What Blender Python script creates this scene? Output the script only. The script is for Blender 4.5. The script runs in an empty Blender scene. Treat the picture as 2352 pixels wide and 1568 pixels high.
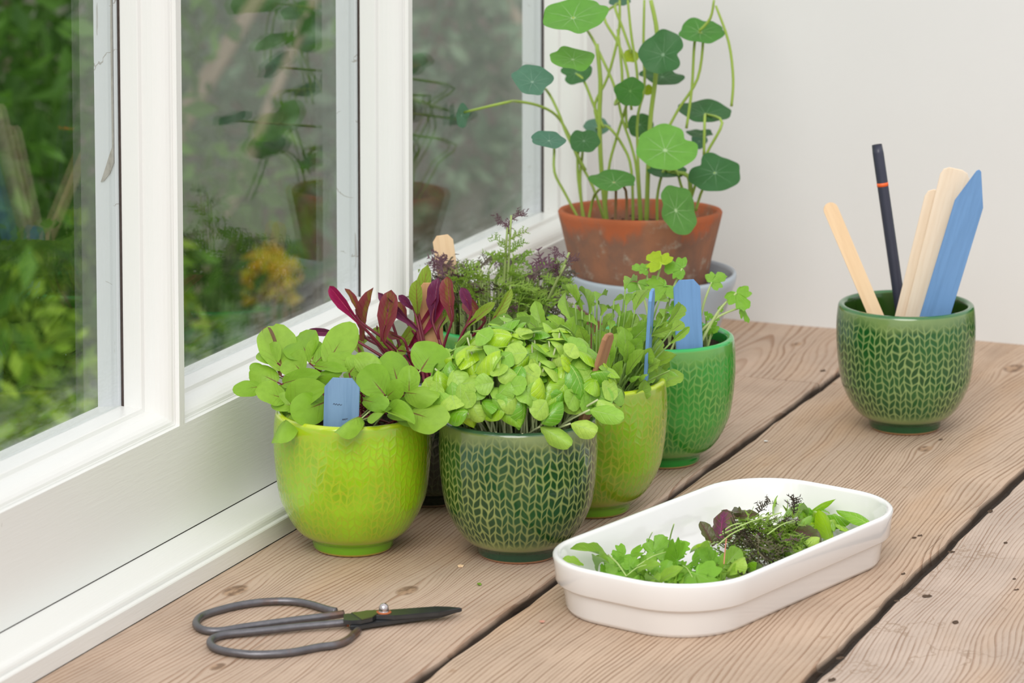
import bpy, bmesh, math, random
import numpy as np
from mathutils import Vector, Matrix
sc = bpy.context.scene
# ---------------------------------------------------------------- camera
cam_d = bpy.data.cameras.new('camera'); cam = bpy.data.objects.new('camera', cam_d)
sc.collection.objects.link(cam); sc.camera = cam
cam.location = (.994, -2.0, .64)
cam.rotation_euler = (math.radians(90-5.7), 0, math.radians(22.3))
cam_d.sensor_width = 36; cam_d.lens = 8000/2352*36
cam_d.shift_y = -(784-(-1000+8000*math.tan(math.radians(5.7))))/2352
cam_d.clip_start = .05; cam_d.clip_end = 100
cam_d.dof.use_dof = True; cam_d.dof.focus_distance = 2.30; cam_d.dof.aperture_fstop = 14.0
# ---------------------------------------------------------------- sky (overcast)
w = bpy.data.worlds.new('world'); sc.world = w; w.use_nodes = True
nt = w.node_tree; nt.nodes.clear()
wo = nt.nodes.new('ShaderNodeOutputWorld'); bg = nt.nodes.new('ShaderNodeBackground')
tc = nt.nodes.new('ShaderNodeTexCoord'); sx = nt.nodes.new('ShaderNodeSeparateXYZ')
mr = nt.nodes.new('ShaderNodeMapRange'); mr.inputs[1].default_value = -.1; mr.inputs[2].default_value = 1
cr = nt.nodes.new('ShaderNodeValToRGB')
cr.color_ramp.elements[0].color = (.62, .64, .66, 1); cr.color_ramp.elements[1].color = (1, 1.0, 1.02, 1)
nt.links.new(tc.outputs['Generated'], sx.inputs[0]); nt.links.new(sx.outputs[2], mr.inputs[0])
nt.links.new(mr.outputs[0], cr.inputs[0]); nt.links.new(cr.outputs[0], bg.inputs[0]); nt.links.new(bg.outputs[0], wo.inputs[0])
bg.inputs[1].default_value = 1.05
sun_d = bpy.data.lights.new('sun', 'SUN'); sun_d.energy = 1.5; sun_d.angle = math.radians(35); sun_d.color = (1, .97, .92)
sun = bpy.data.objects.new('sun', sun_d); sc.collection.objects.link(sun)
sun.rotation_euler = (math.radians(52), 0, math.radians(14))
sc.view_settings.view_transform = 'Standard'; sc.view_settings.look = 'None'
sc.view_settings.gamma = 1; sc.view_settings.exposure = 0.22; sc.view_settings.use_curve_mapping = False
sc.cycles.max_bounces = 10; sc.cycles.transparent_max_bounces = 16; sc.cycles.diffuse_bounces = 5
C = sc.collection
# ---------------------------------------------------------------- helpers
def link(o, parent=None):
    C.objects.link(o)
    if parent is not None: o.parent = parent
    return o
def tag(o, label=None, cat=None, group=None, kind=None):
    if label: o['label'] = label
    if cat: o['category'] = cat
    if group: o['group'] = group
    if kind: o['kind'] = kind
    return o
def empty(name, loc, label, cat, group=None):
    o = bpy.data.objects.new(name, None); o.empty_display_size = .01; o.location = loc
    link(o); return tag(o, label, cat, group)
def mesh(name, v, f, smooth=True, uv=None, mat=None):
    me = bpy.data.meshes.new(name); me.from_pydata([tuple(p) for p in v], [], [tuple(q) for q in f]); me.update()
    if smooth: me.polygons.foreach_set('use_smooth', [True]*len(me.polygons))
    if uv is not None:
        l = me.uv_layers.new(name='UVMap'); uv = np.asarray(uv, float)
        idx = np.zeros(len(me.loops), int); me.loops.foreach_get('vertex_index', idx)
        l.data.foreach_set('uv', uv[idx].ravel())
    if mat: me.materials.append(mat)
    return me
def obj(name, me, parent=None, loc=None, mat=None):
    o = bpy.data.objects.new(name, me); link(o, parent)
    if loc is not None: o.location = loc
    if mat: o.data.materials.append(mat)
    return o
def from_bm(name, bm, mat, parent=None, smooth=False):
    me = bpy.data.meshes.new(name); bmesh.ops.recalc_face_normals(bm, faces=bm.faces); bm.to_mesh(me); bm.free()
    if smooth: me.polygons.foreach_set('use_smooth', [True]*len(me.polygons))
    me.materials.append(mat); return obj(name, me, parent)
def box(bm, x0, x1, y0, y1, z0, z1, bev=0):
    r = bmesh.ops.create_cube(bm, size=1)
    bmesh.ops.scale(bm, vec=(x1-x0, y1-y0, z1-z0), verts=r['verts'])
    bmesh.ops.translate(bm, vec=((x0+x1)/2, (y0+y1)/2, (z0+z1)/2), verts=r['verts'])
    if bev:
        es = list({e for v in r['verts'] for e in v.link_edges})
        bmesh.ops.bevel(bm, geom=es, offset=bev, segments=2, profile=.5, affect='EDGES')
def tube(name, pts, rad, parent, mat, sides=7, res=4, flat=1.0):
    """a smooth tube through pts; rad a number or one per point"""
    P = [Vector(p) for p in pts]; n = len(P)
    R = list(rad) if hasattr(rad, '__len__') else [rad]*n
    Q, RR = [], []
    for i in range(n-1):
        p0, p1, p2, p3 = P[max(i-1, 0)], P[i], P[i+1], P[min(i+2, n-1)]
        for k in range(res):
            t = k/res
            Q.append(.5*((2*p1)+(p2-p0)*t+(2*p0-5*p1+4*p2-p3)*t*t+(3*p1-p0-3*p2+p3)*t**3)); RR.append(R[i]*(1-t)+R[i+1]*t)
    Q.append(P[-1]); RR.append(R[-1])
    v, f, uv = [], [], []
    T = (Q[1]-Q[0]).normalized(); N = T.orthogonal().normalized()
    for i, q in enumerate(Q):
        T = (Q[min(i+1, len(Q)-1)]-Q[max(i-1, 0)]).normalized()
        N = (N-T*N.dot(T)).normalized(); B = T.cross(N)
        for s in range(sides):
            a = 2*math.pi*s/sides
            v.append(q+(N*math.cos(a)+B*math.sin(a)*flat)*RR[i]); uv.append((s/sides, i/len(Q)))
    for i in range(len(Q)-1):
        for s in range(sides):
            a, b = i*sides+s, i*sides+(s+1) % sides
            f.append((a, b, b+sides, a+sides))
    f.append(tuple(range(sides))[::-1]); f.append(tuple(range((len(Q)-1)*sides, len(Q)*sides)))
    return v, f, uv
def tube_obj(name, pts, rad, parent, mat, **k):
    v, f, uv = tube(None, pts, rad, None, None, **k)
    me = mesh(name, v, f, True, uv, mat); return obj(name, me, parent)
# ---------------------------------------------------------------- materials
class NT:
    def __init__(s, name, rough=.5, spec=.5):
        s.m = bpy.data.materials.new(name); s.m.use_nodes = True; s.t = s.m.node_tree
        s.b = s.t.nodes['Principled BSDF']; s.out = s.t.nodes['Material Output']
        s.b.inputs['Roughness'].default_value = rough; s.b.inputs['Specular IOR Level'].default_value = spec
    def n(s, ty, **k):
        nd = s.t.nodes.new('ShaderNode'+ty)
        for a, b in k.items(): setattr(nd, a, b)
        return nd
    def lk(s, a, b): s.t.links.new(a, b)
    def put(s, sock, val):
        if hasattr(val, 'is_output') or isinstance(val, bpy.types.NodeSocket): s.lk(val, sock)
        elif isinstance(val, (tuple, list)) and len(val) == 3 and sock.type == 'RGBA': sock.default_value = (*val, 1)
        else: sock.default_value = val
    def math(s, op, a, b=None, c=None, clamp=False):
        nd = s.n('Math', operation=op); nd.use_clamp = clamp
        for i, q in enumerate((a, b, c)):
            if q is not None: s.put(nd.inputs[i], q)
        return nd.outputs[0]
    def mix(s, f, a, b, blend='MIX'):
        nd = s.n('Mix', data_type='RGBA', blend_type=blend); nd.clamp_factor = True
        s.put(nd.inputs[0], f); s.put(nd.inputs[6], a); s.put(nd.inputs[7], b); return nd.outputs[2]
    def noise(s, vec, scale, detail=3, rough=.5, dist=0, out=0):
        nd = s.n('TexNoise'); nd.inputs['Scale'].default_value = scale; nd.inputs['Detail'].default_value = detail
        nd.inputs['Roughness'].default_value = rough; nd.inputs['Distortion'].default_value = dist
        if vec is not None: s.lk(vec, nd.inputs['Vector'])
        return nd.outputs[out]
    def ramp(s, f, stops):
        nd = s.n('ValToRGB'); e = nd.color_ramp.elements
        while len(e) < len(stops): e.new(.5)
        for k, (p, c) in enumerate(stops): e[k].position = p; e[k].color = (*c, 1) if len(c) == 3 else c
        s.put(nd.inputs[0], f); return nd.outputs[0]
    def step(s, f, a, b):
        nd = s.n('MapRange'); nd.interpolation_type = 'SMOOTHSTEP'
        s.put(nd.inputs[0], f); nd.inputs[1].default_value = a; nd.inputs[2].default_value = b; return nd.outputs[0]
    def obco(s): return s.n('TexCoord').outputs['Object']
    def scl(s, vec, v, loc=(0, 0, 0)):
        nd = s.n('Mapping'); s.lk(vec, nd.inputs[0]); nd.inputs['Scale'].default_value = v; nd.inputs['Location'].default_value = loc; return nd.outputs[0]
    def bump(s, h, dist, strength=1.0):
        nd = s.n('Bump'); s.put(nd.inputs['Height'], h); nd.inputs['Distance'].default_value = dist; nd.inputs['Strength'].default_value = strength
        s.lk(nd.outputs[0], s.b.inputs['Normal']); return nd.outputs[0]
    def col(s, c): s.put(s.b.inputs['Base Color'], c); return s
def plain(name, c, rough=.5, spec=.5, metal=0, var=.0, sc_=60, bump=0):
    N = NT(name, rough, spec); N.b.inputs['Metallic'].default_value = metal
    nz = N.noise(N.obco(), sc_, 4)
    N.col(N.mix(nz, tuple(x*(1-var) for x in c), tuple(min(1, x*(1+var)) for x in c)))
    if bump: N.bump(nz, bump)
    return N.m
def paint(name, c, wear=0.0, streak=(60, 4, 60)):
    """brush-marked gloss paint on wood, faint marks along the timber"""
    N = NT(name, .30, .5); co = N.obco()
    br = N.noise(N.scl(co, streak), 9, 4, .6); sp = N.noise(co, 130, 2); big = N.noise(co, 7, 3)
    c1 = N.mix(big, tuple(x*.96 for x in c), c)
    speck = N.math('GREATER_THAN', sp, .79)
    c2 = N.mix(N.math('MULTIPLY', speck, .35), c1, (.35, .32, .27))
    if wear:
        sp_ = N.n('SeparateXYZ'); N.lk(co, sp_.inputs[0])
        wz = N.math('FRACT', N.math('ADD', N.math('MULTIPLY', sp_.outputs[2], 21), N.math('MULTIPLY', N.noise(co, 38, 4), 1.3)))
        crack = N.math('LESS_THAN', N.math('ABSOLUTE', N.math('SUBTRACT', wz, .5)), .012)
        pm = N.math('MULTIPLY', crack, N.step(N.noise(N.scl(co, (60, 60, 26)), 1, 2), .5, .56))
        peel = N.math('MULTIPLY', N.step(N.noise(N.scl(co, (170, 170, 14), (3, 1, .4)), 1, 4, .6), .665, .675), .7)
        c2 = N.mix(N.math('MAXIMUM', N.math('MULTIPLY', pm, wear), peel), c2, (.40, .37, .35))
    N.col(c2); N.bump(br, .0004, .5); return N.m
M = {}
M['paint'] = paint('white_paint', (.83, .83, .80)); M['paint_bar'] = paint('white_paint_upright', (.83, .83, .805), 0, (60, 60, 4))
M['paint_old'] = paint('cracked_old_paint', (.74, .75, .79), .9, (60, 60, 4))
M['wall'] = plain('matt_wall_paint', (.70, .70, .69), .8, .2, 0, .02, 12)
M['seal'] = plain('dark_glazing_seal', (.06, .045, .04), .8, .2, 0, .5, 200)
def glass():
    N = NT('window_glass'); N.t.nodes.remove(N.b)
    tr = N.n('BsdfTransparent'); tr.inputs[0].default_value = (.97, .985, .975, 1)
    gl = N.n('BsdfGlossy'); gl.inputs['Roughness'].default_value = 0.0
    geo = N.n('NewGeometry'); io = N.mix(geo.outputs['Backfacing'], (1.5,)*3, (1/1.5,)*3)
    fr = N.n('Fresnel'); N.lk(io, fr.inputs['IOR'])
    m1 = N.n('MixShader'); N.lk(fr.outputs[0], m1.inputs[0]); N.lk(tr.outputs[0], m1.inputs[1]); N.lk(gl.outputs[0], m1.inputs[2])
    co = N.obco(); sp = N.math('GREATER_THAN', N.noise(co, 420, 1), .83)
    sx = N.n('SeparateXYZ'); N.lk(co, sx.inputs[0])
    low = N.math('SUBTRACT', 1.0, N.step(sx.outputs[2], .0, .05))
    gr = N.math('MULTIPLY', low, N.step(N.noise(N.scl(co, (40, 12, 60)), 2, 5, .7), .35, .8))
    df = N.n('BsdfDiffuse'); df.inputs[0].default_value = (.75, .78, .78, 1)
    m2 = N.n('MixShader'); N.lk(N.math('ADD', N.math('MULTIPLY', sp, .3), N.math('MULTIPLY', gr, .22)), m2.inputs[0])
    N.lk(m1.outputs[0], m2.inputs[1]); N.lk(df.outputs[0], m2.inputs[2]); N.lk(m2.outputs[0], N.out.inputs[0]); return N.m
M['glass'] = glass()
def wood(name, pith, spread, freq, tint, seed, knots=(), grey=0.0, dark=1.0):
    """weathered pine: growth rings cut lengthwise (x across, y along), bent round the knots"""
    N = NT(name, .72, .25); co = N.obco(); s = N.n('SeparateXYZ'); N.lk(co, s.inputs[0]); X, Y, Z = s.outputs
    kmask = 0.0; core = None
    for kx, ky, kr in knots:
        dx = N.math('SUBTRACT', X, kx); dy = N.math('SUBTRACT', Y, ky)
        q = N.math('ADD', N.math('POWER', N.math('DIVIDE', dx, kr), 2), N.math('POWER', N.math('DIVIDE', dy, kr*2.6), 2))
        e = N.math('EXPONENT', N.math('MULTIPLY', q, -1.0))
        X = N.math('SUBTRACT', X, N.math('MULTIPLY', N.math('MULTIPLY', dx, e), .8))
        q2 = N.math('ADD', N.math('POWER', N.math('DIVIDE', dx, kr*.42), 2), N.math('POWER', N.math('DIVIDE', dy, kr*.75), 2))
        e2 = N.step(q2, 1.3, .5); core = e2 if core is None else N.math('MAXIMUM', core, e2)
    cb = N.n('CombineXYZ'); N.lk(X, cb.inputs[0]); N.lk(Y, cb.inputs[1]); N.lk(Z, cb.inputs[2])
    wp = N.noise(N.scl(cb.outputs[0], (4, 1.3, 4), (seed, seed*.7, 0)), 1.6, 2, .5)
    w2 = N.noise(N.scl(cb.outputs[0], (9, 3, 9), (0, seed, 0)), 2.0, 3, .6)
    xx = N.math('ADD', N.math('SUBTRACT', X, pith), N.math('ADD', N.math('MULTIPLY', N.math('SUBTRACT', wp, .5), spread), N.math('MULTIPLY', N.math('SUBTRACT', w2, .5), .006)))
    dep = N.math('ADD', .02, N.math('MULTIPLY', N.noise(N.scl(co, (.5, 1.6, .5), (seed, 3, 0)), 1.5, 2), .05))
    rr = N.math('SQRT', N.math('ADD', N.math('MULTIPLY', xx, xx), N.math('MULTIPLY', dep, dep)))
    ph = N.math('MULTIPLY', rr, freq); fr = N.math('FRACT', ph)
    cell = N.math('FLOOR', ph); wn = N.n('TexWhiteNoise', noise_dimensions='1D'); N.lk(cell, wn.inputs['W'])
    late = N.math('MULTIPLY', N.step(fr, .50, .90), N.math('SUBTRACT', 1.0, N.step(fr, .94, 1.0)))
    late = N.math('MULTIPLY', late, N.math('ADD', .25, N.math('MULTIPLY', wn.outputs[0], .75)))
    late = N.math('MULTIPLY', late, N.step(N.noise(N.scl(co, (90, 16, 60), (seed, 2, 0)), 1.3, 3, .6), .22, .5))
    fib = N.noise(N.scl(co, (260, 12, 60), (seed, 0, 0)), 1.5, 4, .65)
    mott = N.noise(co, 9, 4, .6); fine = N.noise(co, 520, 2, .6)
    a = tuple(x*dark for x in tint)
    base = N.mix(N.step(mott, .35, .68), tuple(x*.90 for x in a), tuple(min(1, x*1.08) for x in a))
    warm = N.mix(N.step(N.noise(N.scl(co, (7, 2, 7), (5, seed, 0)), 1.7, 4), .48, .72), base, (a[0]*1.02, a[1]*.84, a[2]*.62))
    base = N.mix(.55, base, warm)
    c = N.mix(N.math('MULTIPLY', late, .80), base, (a[0]*.52, a[1]*.36, a[2]*.25))
    c = N.mix(N.math('MULTIPLY', N.step(fib, .55, .75), .22), c, (a[0]*.5, a[1]*.42, a[2]*.36))
    pit = N.step(N.noise(N.scl(co, (420, 120, 300), (seed, 1, 0)), 1.4, 3, .6), .66, .74)
    c = N.mix(N.math('MULTIPLY', pit, .45), c, (a[0]*.36, a[1]*.27, a[2]*.2))
    spl = N.step(N.noise(N.scl(co, (150, 2.6, 60), (seed*3, 1, 0)), 1.2, 2, .4), .735, .75)
    c = N.mix(N.math('MULTIPLY', spl, .6), c, (.13, .075, .045))
    c = N.mix(N.math('MULTIPLY', N.step(N.noise(N.scl(co, (200, 70, 60), (1, seed, 0)), 1.6, 3, .7), .55, .8), .35), c, tuple(min(1, x*1.25) for x in a))
    c = N.mix(N.math('MULTIPLY', N.step(fib, .5, .25), .25), c, tuple(min(1, x*1.2) for x in a))
    st = N.step(N.noise(N.scl(co, (22, 12, 20), (seed*2, 0, 1)), 2.4, 3, .6), .70, .76)
    c = N.mix(N.math('MULTIPLY', st, .45), c, (.33, .19, .10))
    if grey:
        vg = N.n('TexVoronoi', feature='DISTANCE_TO_EDGE'); vg.inputs['Scale'].default_value = 1.0
        nd = N.n('VectorMath', operation='ADD'); N.lk(N.scl(co, (26, 17, 20)), nd.inputs[0]); N.lk(N.noise(co, 45, 3, .6, 0, 1), nd.inputs[1])
        N.lk(nd.outputs[0], vg.inputs['Vector'])
        ln = N.math('MULTIPLY', N.math('LESS_THAN', vg.outputs['Distance'], .02), N.step(N.noise(co, 13, 2), .48, .6))
        c = N.mix(N.math('MULTIPLY', ln, .5*grey), c, (.30, .2, .13))
    if core is not None:
        kc = N.mix(N.step(N.noise(N.scl(co, (160, 60, 60)), 1.3, 3), .4, .6), (.17, .10, .06), (.42, .27, .17))
        c = N.mix(N.math('MULTIPLY', core, .85), c, kc)
    c = N.mix(N.math('MULTIPLY', N.step(s.outputs[2], -.0012, -.005), .85), c, (.045, .035, .028))   # shade of the gaps painted into the board edges, darker with depth
    N.col(c)
    h = N.math('ADD', N.math('MULTIPLY', late, .9), N.math('ADD', N.math('MULTIPLY', fib, .5), N.math('MULTIPLY', fine, .25)))
    N.bump(h, .0009, .75); return N.m
CUTS = None
CHARD = [(.0051,.0153,.1148,-.0149,.043,.1347,.0194,0),(.0047,.0132,.1119,-.0188,.0413,.1334,.0076,1),(.0037,.0105,.1081,-.0126,.0087,.1147,.0125,0),(-.0058,.0089,.1051,-.0162,-.0074,.1052,.0092,0),(.0126,.0036,.0994,.001,-.0084,.1061,.0137,0),(.0157,.0009,.0961,.0399,-.0074,.1103,.0157,0),(.0197,-.0018,.0928,.0294,-.0421,.0901,.0132,0),(.0434,.0025,.1008,.0364,-.0266,.0992,.0165,0),(.0076,.01,.1077,.0323,.0049,.1166,.0092,0),(.0204,.0143,.1147,.0078,.0194,.1227,.015,0),(.0281,.0116,.1118,.047,.0087,.12,.0066,0),(.0359,.0186,.122,.0395,.0446,.1403,.0159,0),(.022,.0207,.1237,.0061,.0365,.1327,.0193,0),(.023,.0186,.1208,.0264,.0301,.1306,.0125,0),(.0276,.0186,.1213,.0364,.0333,.1334,.0092,0),(.0564,.018,.1231,.0387,.0205,.1261,.0108,0),(.0629,.0137,.1178,.0688,.0189,.1278,.0157,0),(.0831,.0052,.1081,.0682,.0082,.1216,.0165,0),(.0905,.0097,.1149,.0787,.0231,.1311,.0165,0),(.0687,.003,.1039,.0932,-.0191,.1086,.009,0),(.0689,-.0015,.0978,.0704,-.0309,.1001,.0106,2),(.0858,-.0018,.099,.1135,-.0288,.1053,.0102,0),(.097,.0062,.1108,.121,-.0116,.1153,.0114,0),(.1043,-.002,.1004,.138,-.0336,.105,.0166,0),(.1038,.0153,.1236,.1089,.0285,.1368,.019,0),(.0997,.0062,.111,.0982,.0098,.1252,.0107,0),(.0535,.0143,.1177,.06,.0162,.1255,.0124,0),(.0851,.0046,.1075,.0977,-.0041,.1173,.0098,0),(.0272,.0175,.1197,.0502,.0098,.1209,.0058,0),(-.0002,.0186,.1188,-.0136,.0269,.1253,.0134,0),(-.0094,.0164,.115,-.0156,.0119,.1163,.0059,0)]
BEET = [(-.002,.1419,.1244,-.0217,.1428,.1446,.0075,0),(-.0012,.1485,.1231,-.0122,.1506,.1425,.0044,1),(-.0023,.1613,.1096,.0048,.1526,.1421,.0088,1),(.0253,.1307,.1174,.0281,.1374,.1465,.0122,1),(.0409,.143,.1233,.0174,.1377,.1438,.0066,2),(.0294,.1798,.1193,.0365,.1792,.1561,.0098,3),(.0309,.1718,.1067,.0567,.1714,.1448,.0084,0),(.0373,.162,.1299,.0385,.155,.1497,.0088,3),(.0489,.1617,.1246,.0486,.1691,.1509,.0088,2),(.0647,.1562,.1288,.0588,.161,.1541,.0096,1),(.0181,.1636,.1001,.0095,.1549,.1111,.008,3),(.0181,.1679,.0974,.0323,.1697,.1171,.0075,3),(-.0171,.1451,.1113,-.0351,.1357,.113,.0051,2),(.0225,.1733,.1192,.017,.1727,.1306,.0062,1),(.0834,.1659,.1266,.0668,.1735,.138,.0097,1),(-.0073,.1657,.0929,-.0229,.1741,.108,.008,3),(.0968,.1497,.1266,.1103,.1558,.1494,.0065,3),(.0797,.1522,.1238,.0949,.1609,.1392,.0061,3),(-.0071,.1739,.1021,-.0113,.1659,.1025,.0071,3),(.0388,.1368,.1048,.0356,.1311,.1066,.0074,3),(-.0003,.1783,.1054,-.0006,.177,.1102,.0071,3),(.0318,.1613,.1304,.0249,.1574,.1387,.0053,2),(.0784,.1554,.1354,.0737,.1531,.1488,.007,2),(.0292,.1475,.1116,.0197,.1492,.114,.0053,1),(.0557,.1592,.1203,.0599,.1673,.1316,.0053,3),(.0121,.1641,.1283,.0043,.1727,.1332,.0044,2)]
ROCKET = [(.1919,.1745,.1387,.1889,.205,.15,.0109,0),(.1683,.1721,.1333,.1614,.192,.1399,.0071,1),(.1951,.1623,.122,.2078,.1758,.1339,.007,0),(.2179,.1684,.1323,.2228,.1904,.1439,.0095,1),(.2216,.1656,.1287,.2276,.1733,.1341,.0082,0),(.1597,.1729,.1337,.1422,.2075,.1479,.0078,1),(.1469,.1705,.1293,.127,.2018,.1431,.0104,0),(.1536,.1745,.1355,.1249,.2107,.1485,.0071,1),(.1754,.1786,.143,.1778,.1961,.1437,.0045,0),(.1671,.168,.1275,.1495,.1782,.1305,.0083,0),(.1898,.1603,.1187,.1818,.1709,.1288,.0057,0),(.185,.1587,.1161,.1815,.1644,.1249,.0057,0),(.2081,.164,.1253,.2208,.166,.1292,.007,0),(.2228,.1603,.1216,.234,.1684,.1318,.0051,0),(.185,.1766,.1409,.1821,.201,.147,.0077,0),(.182,.1721,.1344,.1671,.1896,.1389,.0071,0),(.1968,.1579,.116,.1985,.157,.1221,.0063,0),(.1817,.1835,.1504,.177,.2148,.1551,.0071,0),(.1989,.1453,.0989,.2113,.1261,.1055,.0069,2),(.2054,.1457,.1,.2163,.127,.1064,.0069,2),(.2265,.1485,.1058,.2392,.1278,.1089,.005,2),(.2096,.1672,.13,.2096,.1782,.1355,.0064,0),(.1773,.1664,.1261,.1751,.1758,.1312,.0058,0),(.163,.1786,.142,.16,.201,.1452,.0084,0),(.2005,.1697,.1326,.1935,.1814,.1361,.0057,0),(.214,.1717,.1365,.2095,.188,.1413,.007,0),(.2081,.1786,.1457,.2098,.1945,.1453,.0058,1),(.1478,.177,.1385,.1473,.1945,.1402,.0071,0),(.1612,.1762,.1384,.1582,.1912,.1391,.0058,0)]
NAST = [(.058,.4018,.3053,.0389,-.4304,.9018,.0246,0),(.0262,.586,.2934,.1329,-.3648,.9215,.0088,2),(.053,.4148,.2716,.2039,-.3215,.9247,.0172,0),(-.0036,.566,.2369,.1002,-.602,.7922,.0124,1),(.034,.381,.2578,.3333,-.4952,.8023,.0157,2),(.058,.354,.2193,.1519,-.2601,.9536,.0135,2),(.0268,.506,.1933,.2548,-.6657,.7014,.0118,1),(-.0122,.636,.1822,.1626,-.4347,.8858,.0113,2),(.0558,.496,.1651,.1278,-.2183,.9675,.0188,3),(.0578,.526,.2313,.3099,-.8406,.4443,.012,4),(.0431,.566,.2527,.2785,-.7582,.5896,.0062,5),(.0809,.536,.2601,.051,-.8786,.4748,.0182,1),(.063,.586,.2357,.1522,-.2021,.9675,.0182,1),(.1014,.566,.2761,.1334,-.402,.9059,.018,3),(.0994,.586,.2083,.158,-.2393,.958,.0214,1),(.0817,.626,.1843,.0857,-.1204,.989,.0111,1),(.029,.626,.1878,.3405,-.9266,.1596,.0104,1),(.0943,.506,.1911,.2394,-.5785,.7798,.0237,0),(.0752,.566,.1629,.1363,-.1616,.9774,.016,1),(.121,.546,.1685,.1272,-.5792,.8052,.0204,1),(.1079,.496,.1457,.8478,-.3769,.3731,.0198,3),(.0733,.646,.1739,.3242,-.9316,.1641,.0067,2),(.0478,.596,.2216,.3386,-.9289,.1497,.0044,5),(-.0665,.4833,.2106,.985,-.17,.05,.0096,2),(.0495,.6,.3182,.1316,-.3741,.918,.0209,3),(.0275,.55,.3364,.2231,-.3884,.8941,.0223,3),(.0866,.62,.3141,.0301,-.4604,.8872,.0192,3),(.0785,.58,.3527,.1618,-.4682,.8687,.0206,3)]
NSTEM = [([(-.0655,.4844,.2129),(-.0308,.4844,.2226),(-.0338,.5143,.2192),(-.024,.5364,.2133),(-.0162,.5564,.2028),(-.0125,.575,.1839),(-.0046,.575,.1651),(.0081,.575,.1436),(.0199,.575,.1206)],1),([(.0333,.382,.2562),(-.0271,.562,.222),(-.0169,.562,.2049),(-.009,.562,.1861),(.0068,.562,.159)],1),([(.0577,.3545,.2174),(-.0227,.568,.1754),(-.02,.562,.1558),(-.0105,.562,.1386),(.0053,.562,.1204)],1),([(.0263,.5073,.1919),(.0005,.562,.1749),(.0005,.562,.1512),(.0069,.562,.1205)],1),([(.0579,.4027,.3035),(.0089,.562,.2704),(.0206,.562,.2498),(.0315,.562,.2269),(.0378,.562,.2023),(.0457,.562,.1807),(.0504,.562,.159),(.0536,.562,.1268)],1),([(.0159,.562,.2613),(.0191,.562,.2321),(.0184,.562,.2026),(.0201,.562,.1614),(.0256,.562,.1233)],2),([(.0352,.562,.2974),(.0345,.562,.271),(.0253,.562,.2353),(.0145,.562,.2127),(.0184,.562,.1937)],1),([(.0259,.5867,.2916),(.0313,.562,.2913),(.0376,.562,.2756),(.0454,.562,.2555)],1),([(.056,.562,.2984),(.0554,.562,.259),(.0563,.562,.2283),(.0502,.562,.1957),(.0552,.562,.1254)],1),([(.0614,.562,.2986),(.0669,.562,.2712),(.0655,.562,.2361),(.061,.562,.1964),(.0582,.562,.1271)],2),([(.114,.562,.3011),(.111,.562,.2865),(.102,.562,.2759)],1),([(.1155,.562,.2968),(.1263,.562,.2685),(.1302,.562,.2398),(.1289,.562,.218)],1),([(.1011,.5668,.2743),(.0982,.562,.267),(.0961,.562,.2306),(.0917,.562,.1983)],1),([(.1011,.5668,.2743),(.1051,.562,.2674),(.1007,.562,.2381),(.0855,.562,.2139),(.0764,.562,.1973)],1),([(.0991,.5865,.2064),(.1069,.562,.2065),(.1064,.562,.1773)],1),([(.0991,.5865,.2064),(.1214,.562,.2045),(.1071,.562,.1759),(.0951,.562,.14)],1),([(.0749,.5663,.1609),(.0727,.562,.1634),(.0675,.562,.141),(.0683,.562,.1308)],1),([(-.0125,.6369,.1804),(.0254,.562,.1956),(.0379,.562,.1817),(.0457,.562,.1616),(.0474,.562,.1263)],1),([(.0572,.5277,.2304),(.0316,.562,.2137),(.0377,.562,.2316),(.0337,.562,.2739)],1),([(.0572,.5277,.2304),(.0409,.562,.2157),(.0417,.562,.1952)],1),([(.0572,.5277,.2304),(.0401,.562,.2098),(.0317,.562,.1828),(.0263,.562,.1603),(.0225,.562,.1231)],1),([(.0555,.4964,.1632),(.0146,.562,.1403),(.0084,.562,.1206)],1),([(.0555,.4964,.1632),(.0326,.562,.1445),(.0319,.562,.1238)],3),([(.0555,.4964,.1632),(.0411,.562,.1451),(.0412,.562,.1229)],3),([(.0749,.5663,.1609),(.0835,.562,.1641),(.0874,.562,.1527),(.092,.562,.1427)],1),([(.1207,.5472,.1669),(.1057,.562,.151),(.0997,.562,.133)],1),([(-.0038,.5672,.2353),(.005,.562,.2313),(.0145,.562,.2097),(.0223,.562,.194)],1),([(.0259,.5867,.2916),(.0221,.562,.2836),(.0345,.562,.2622),(.0424,.562,.2392),(.0456,.562,.2101)],1),([(.0263,.5073,.1919),(.0036,.562,.1692),(.0021,.562,.1483),(.0053,.562,.1218)],1),([(.0749,.5663,.1609),(.0935,.562,.1604),(.0951,.562,.1415)],2),([(.0421,.562,.2977),(.0453,.562,.2687),(.0501,.562,.2397),(.0502,.562,.2148)],1)]
CORI = [(.1656,.3,.1447,.1356,-.6841,.7166,.0085,1),(.1778,.31,.1406,.3353,-.7604,.5562,.0081,0),(.1693,.3,.1296,.2452,-.5274,.8135,.0116,0),(.1541,.3,.14,.1409,-.404,.9038,.0062,0),(.1985,.315,.1312,.2474,-.7367,.6294,.007,0),(.2188,.31,.1262,.493,-.7304,.4727,.0086,2),(.2225,.31,.1162,.9697,-.0254,.243,.0074,2),(.1368,.33,.1228,.1676,-.4718,.8656,.0095,0)]
ROD1 = [(.1053,-.1174),(.0992,-.1161),(.0839,-.1101),(.0709,-.1092),(.0573,-.1155),(.0462,-.1269),(.0386,-.1409),(.0339,-.1563),(.0366,-.1699),(.0429,-.1785),(.0505,-.1819),(.0584,-.179),(.0669,-.1682),(.0782,-.1578),(.0924,-.145),(.1056,-.1339),(.1148,-.126)]
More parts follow.
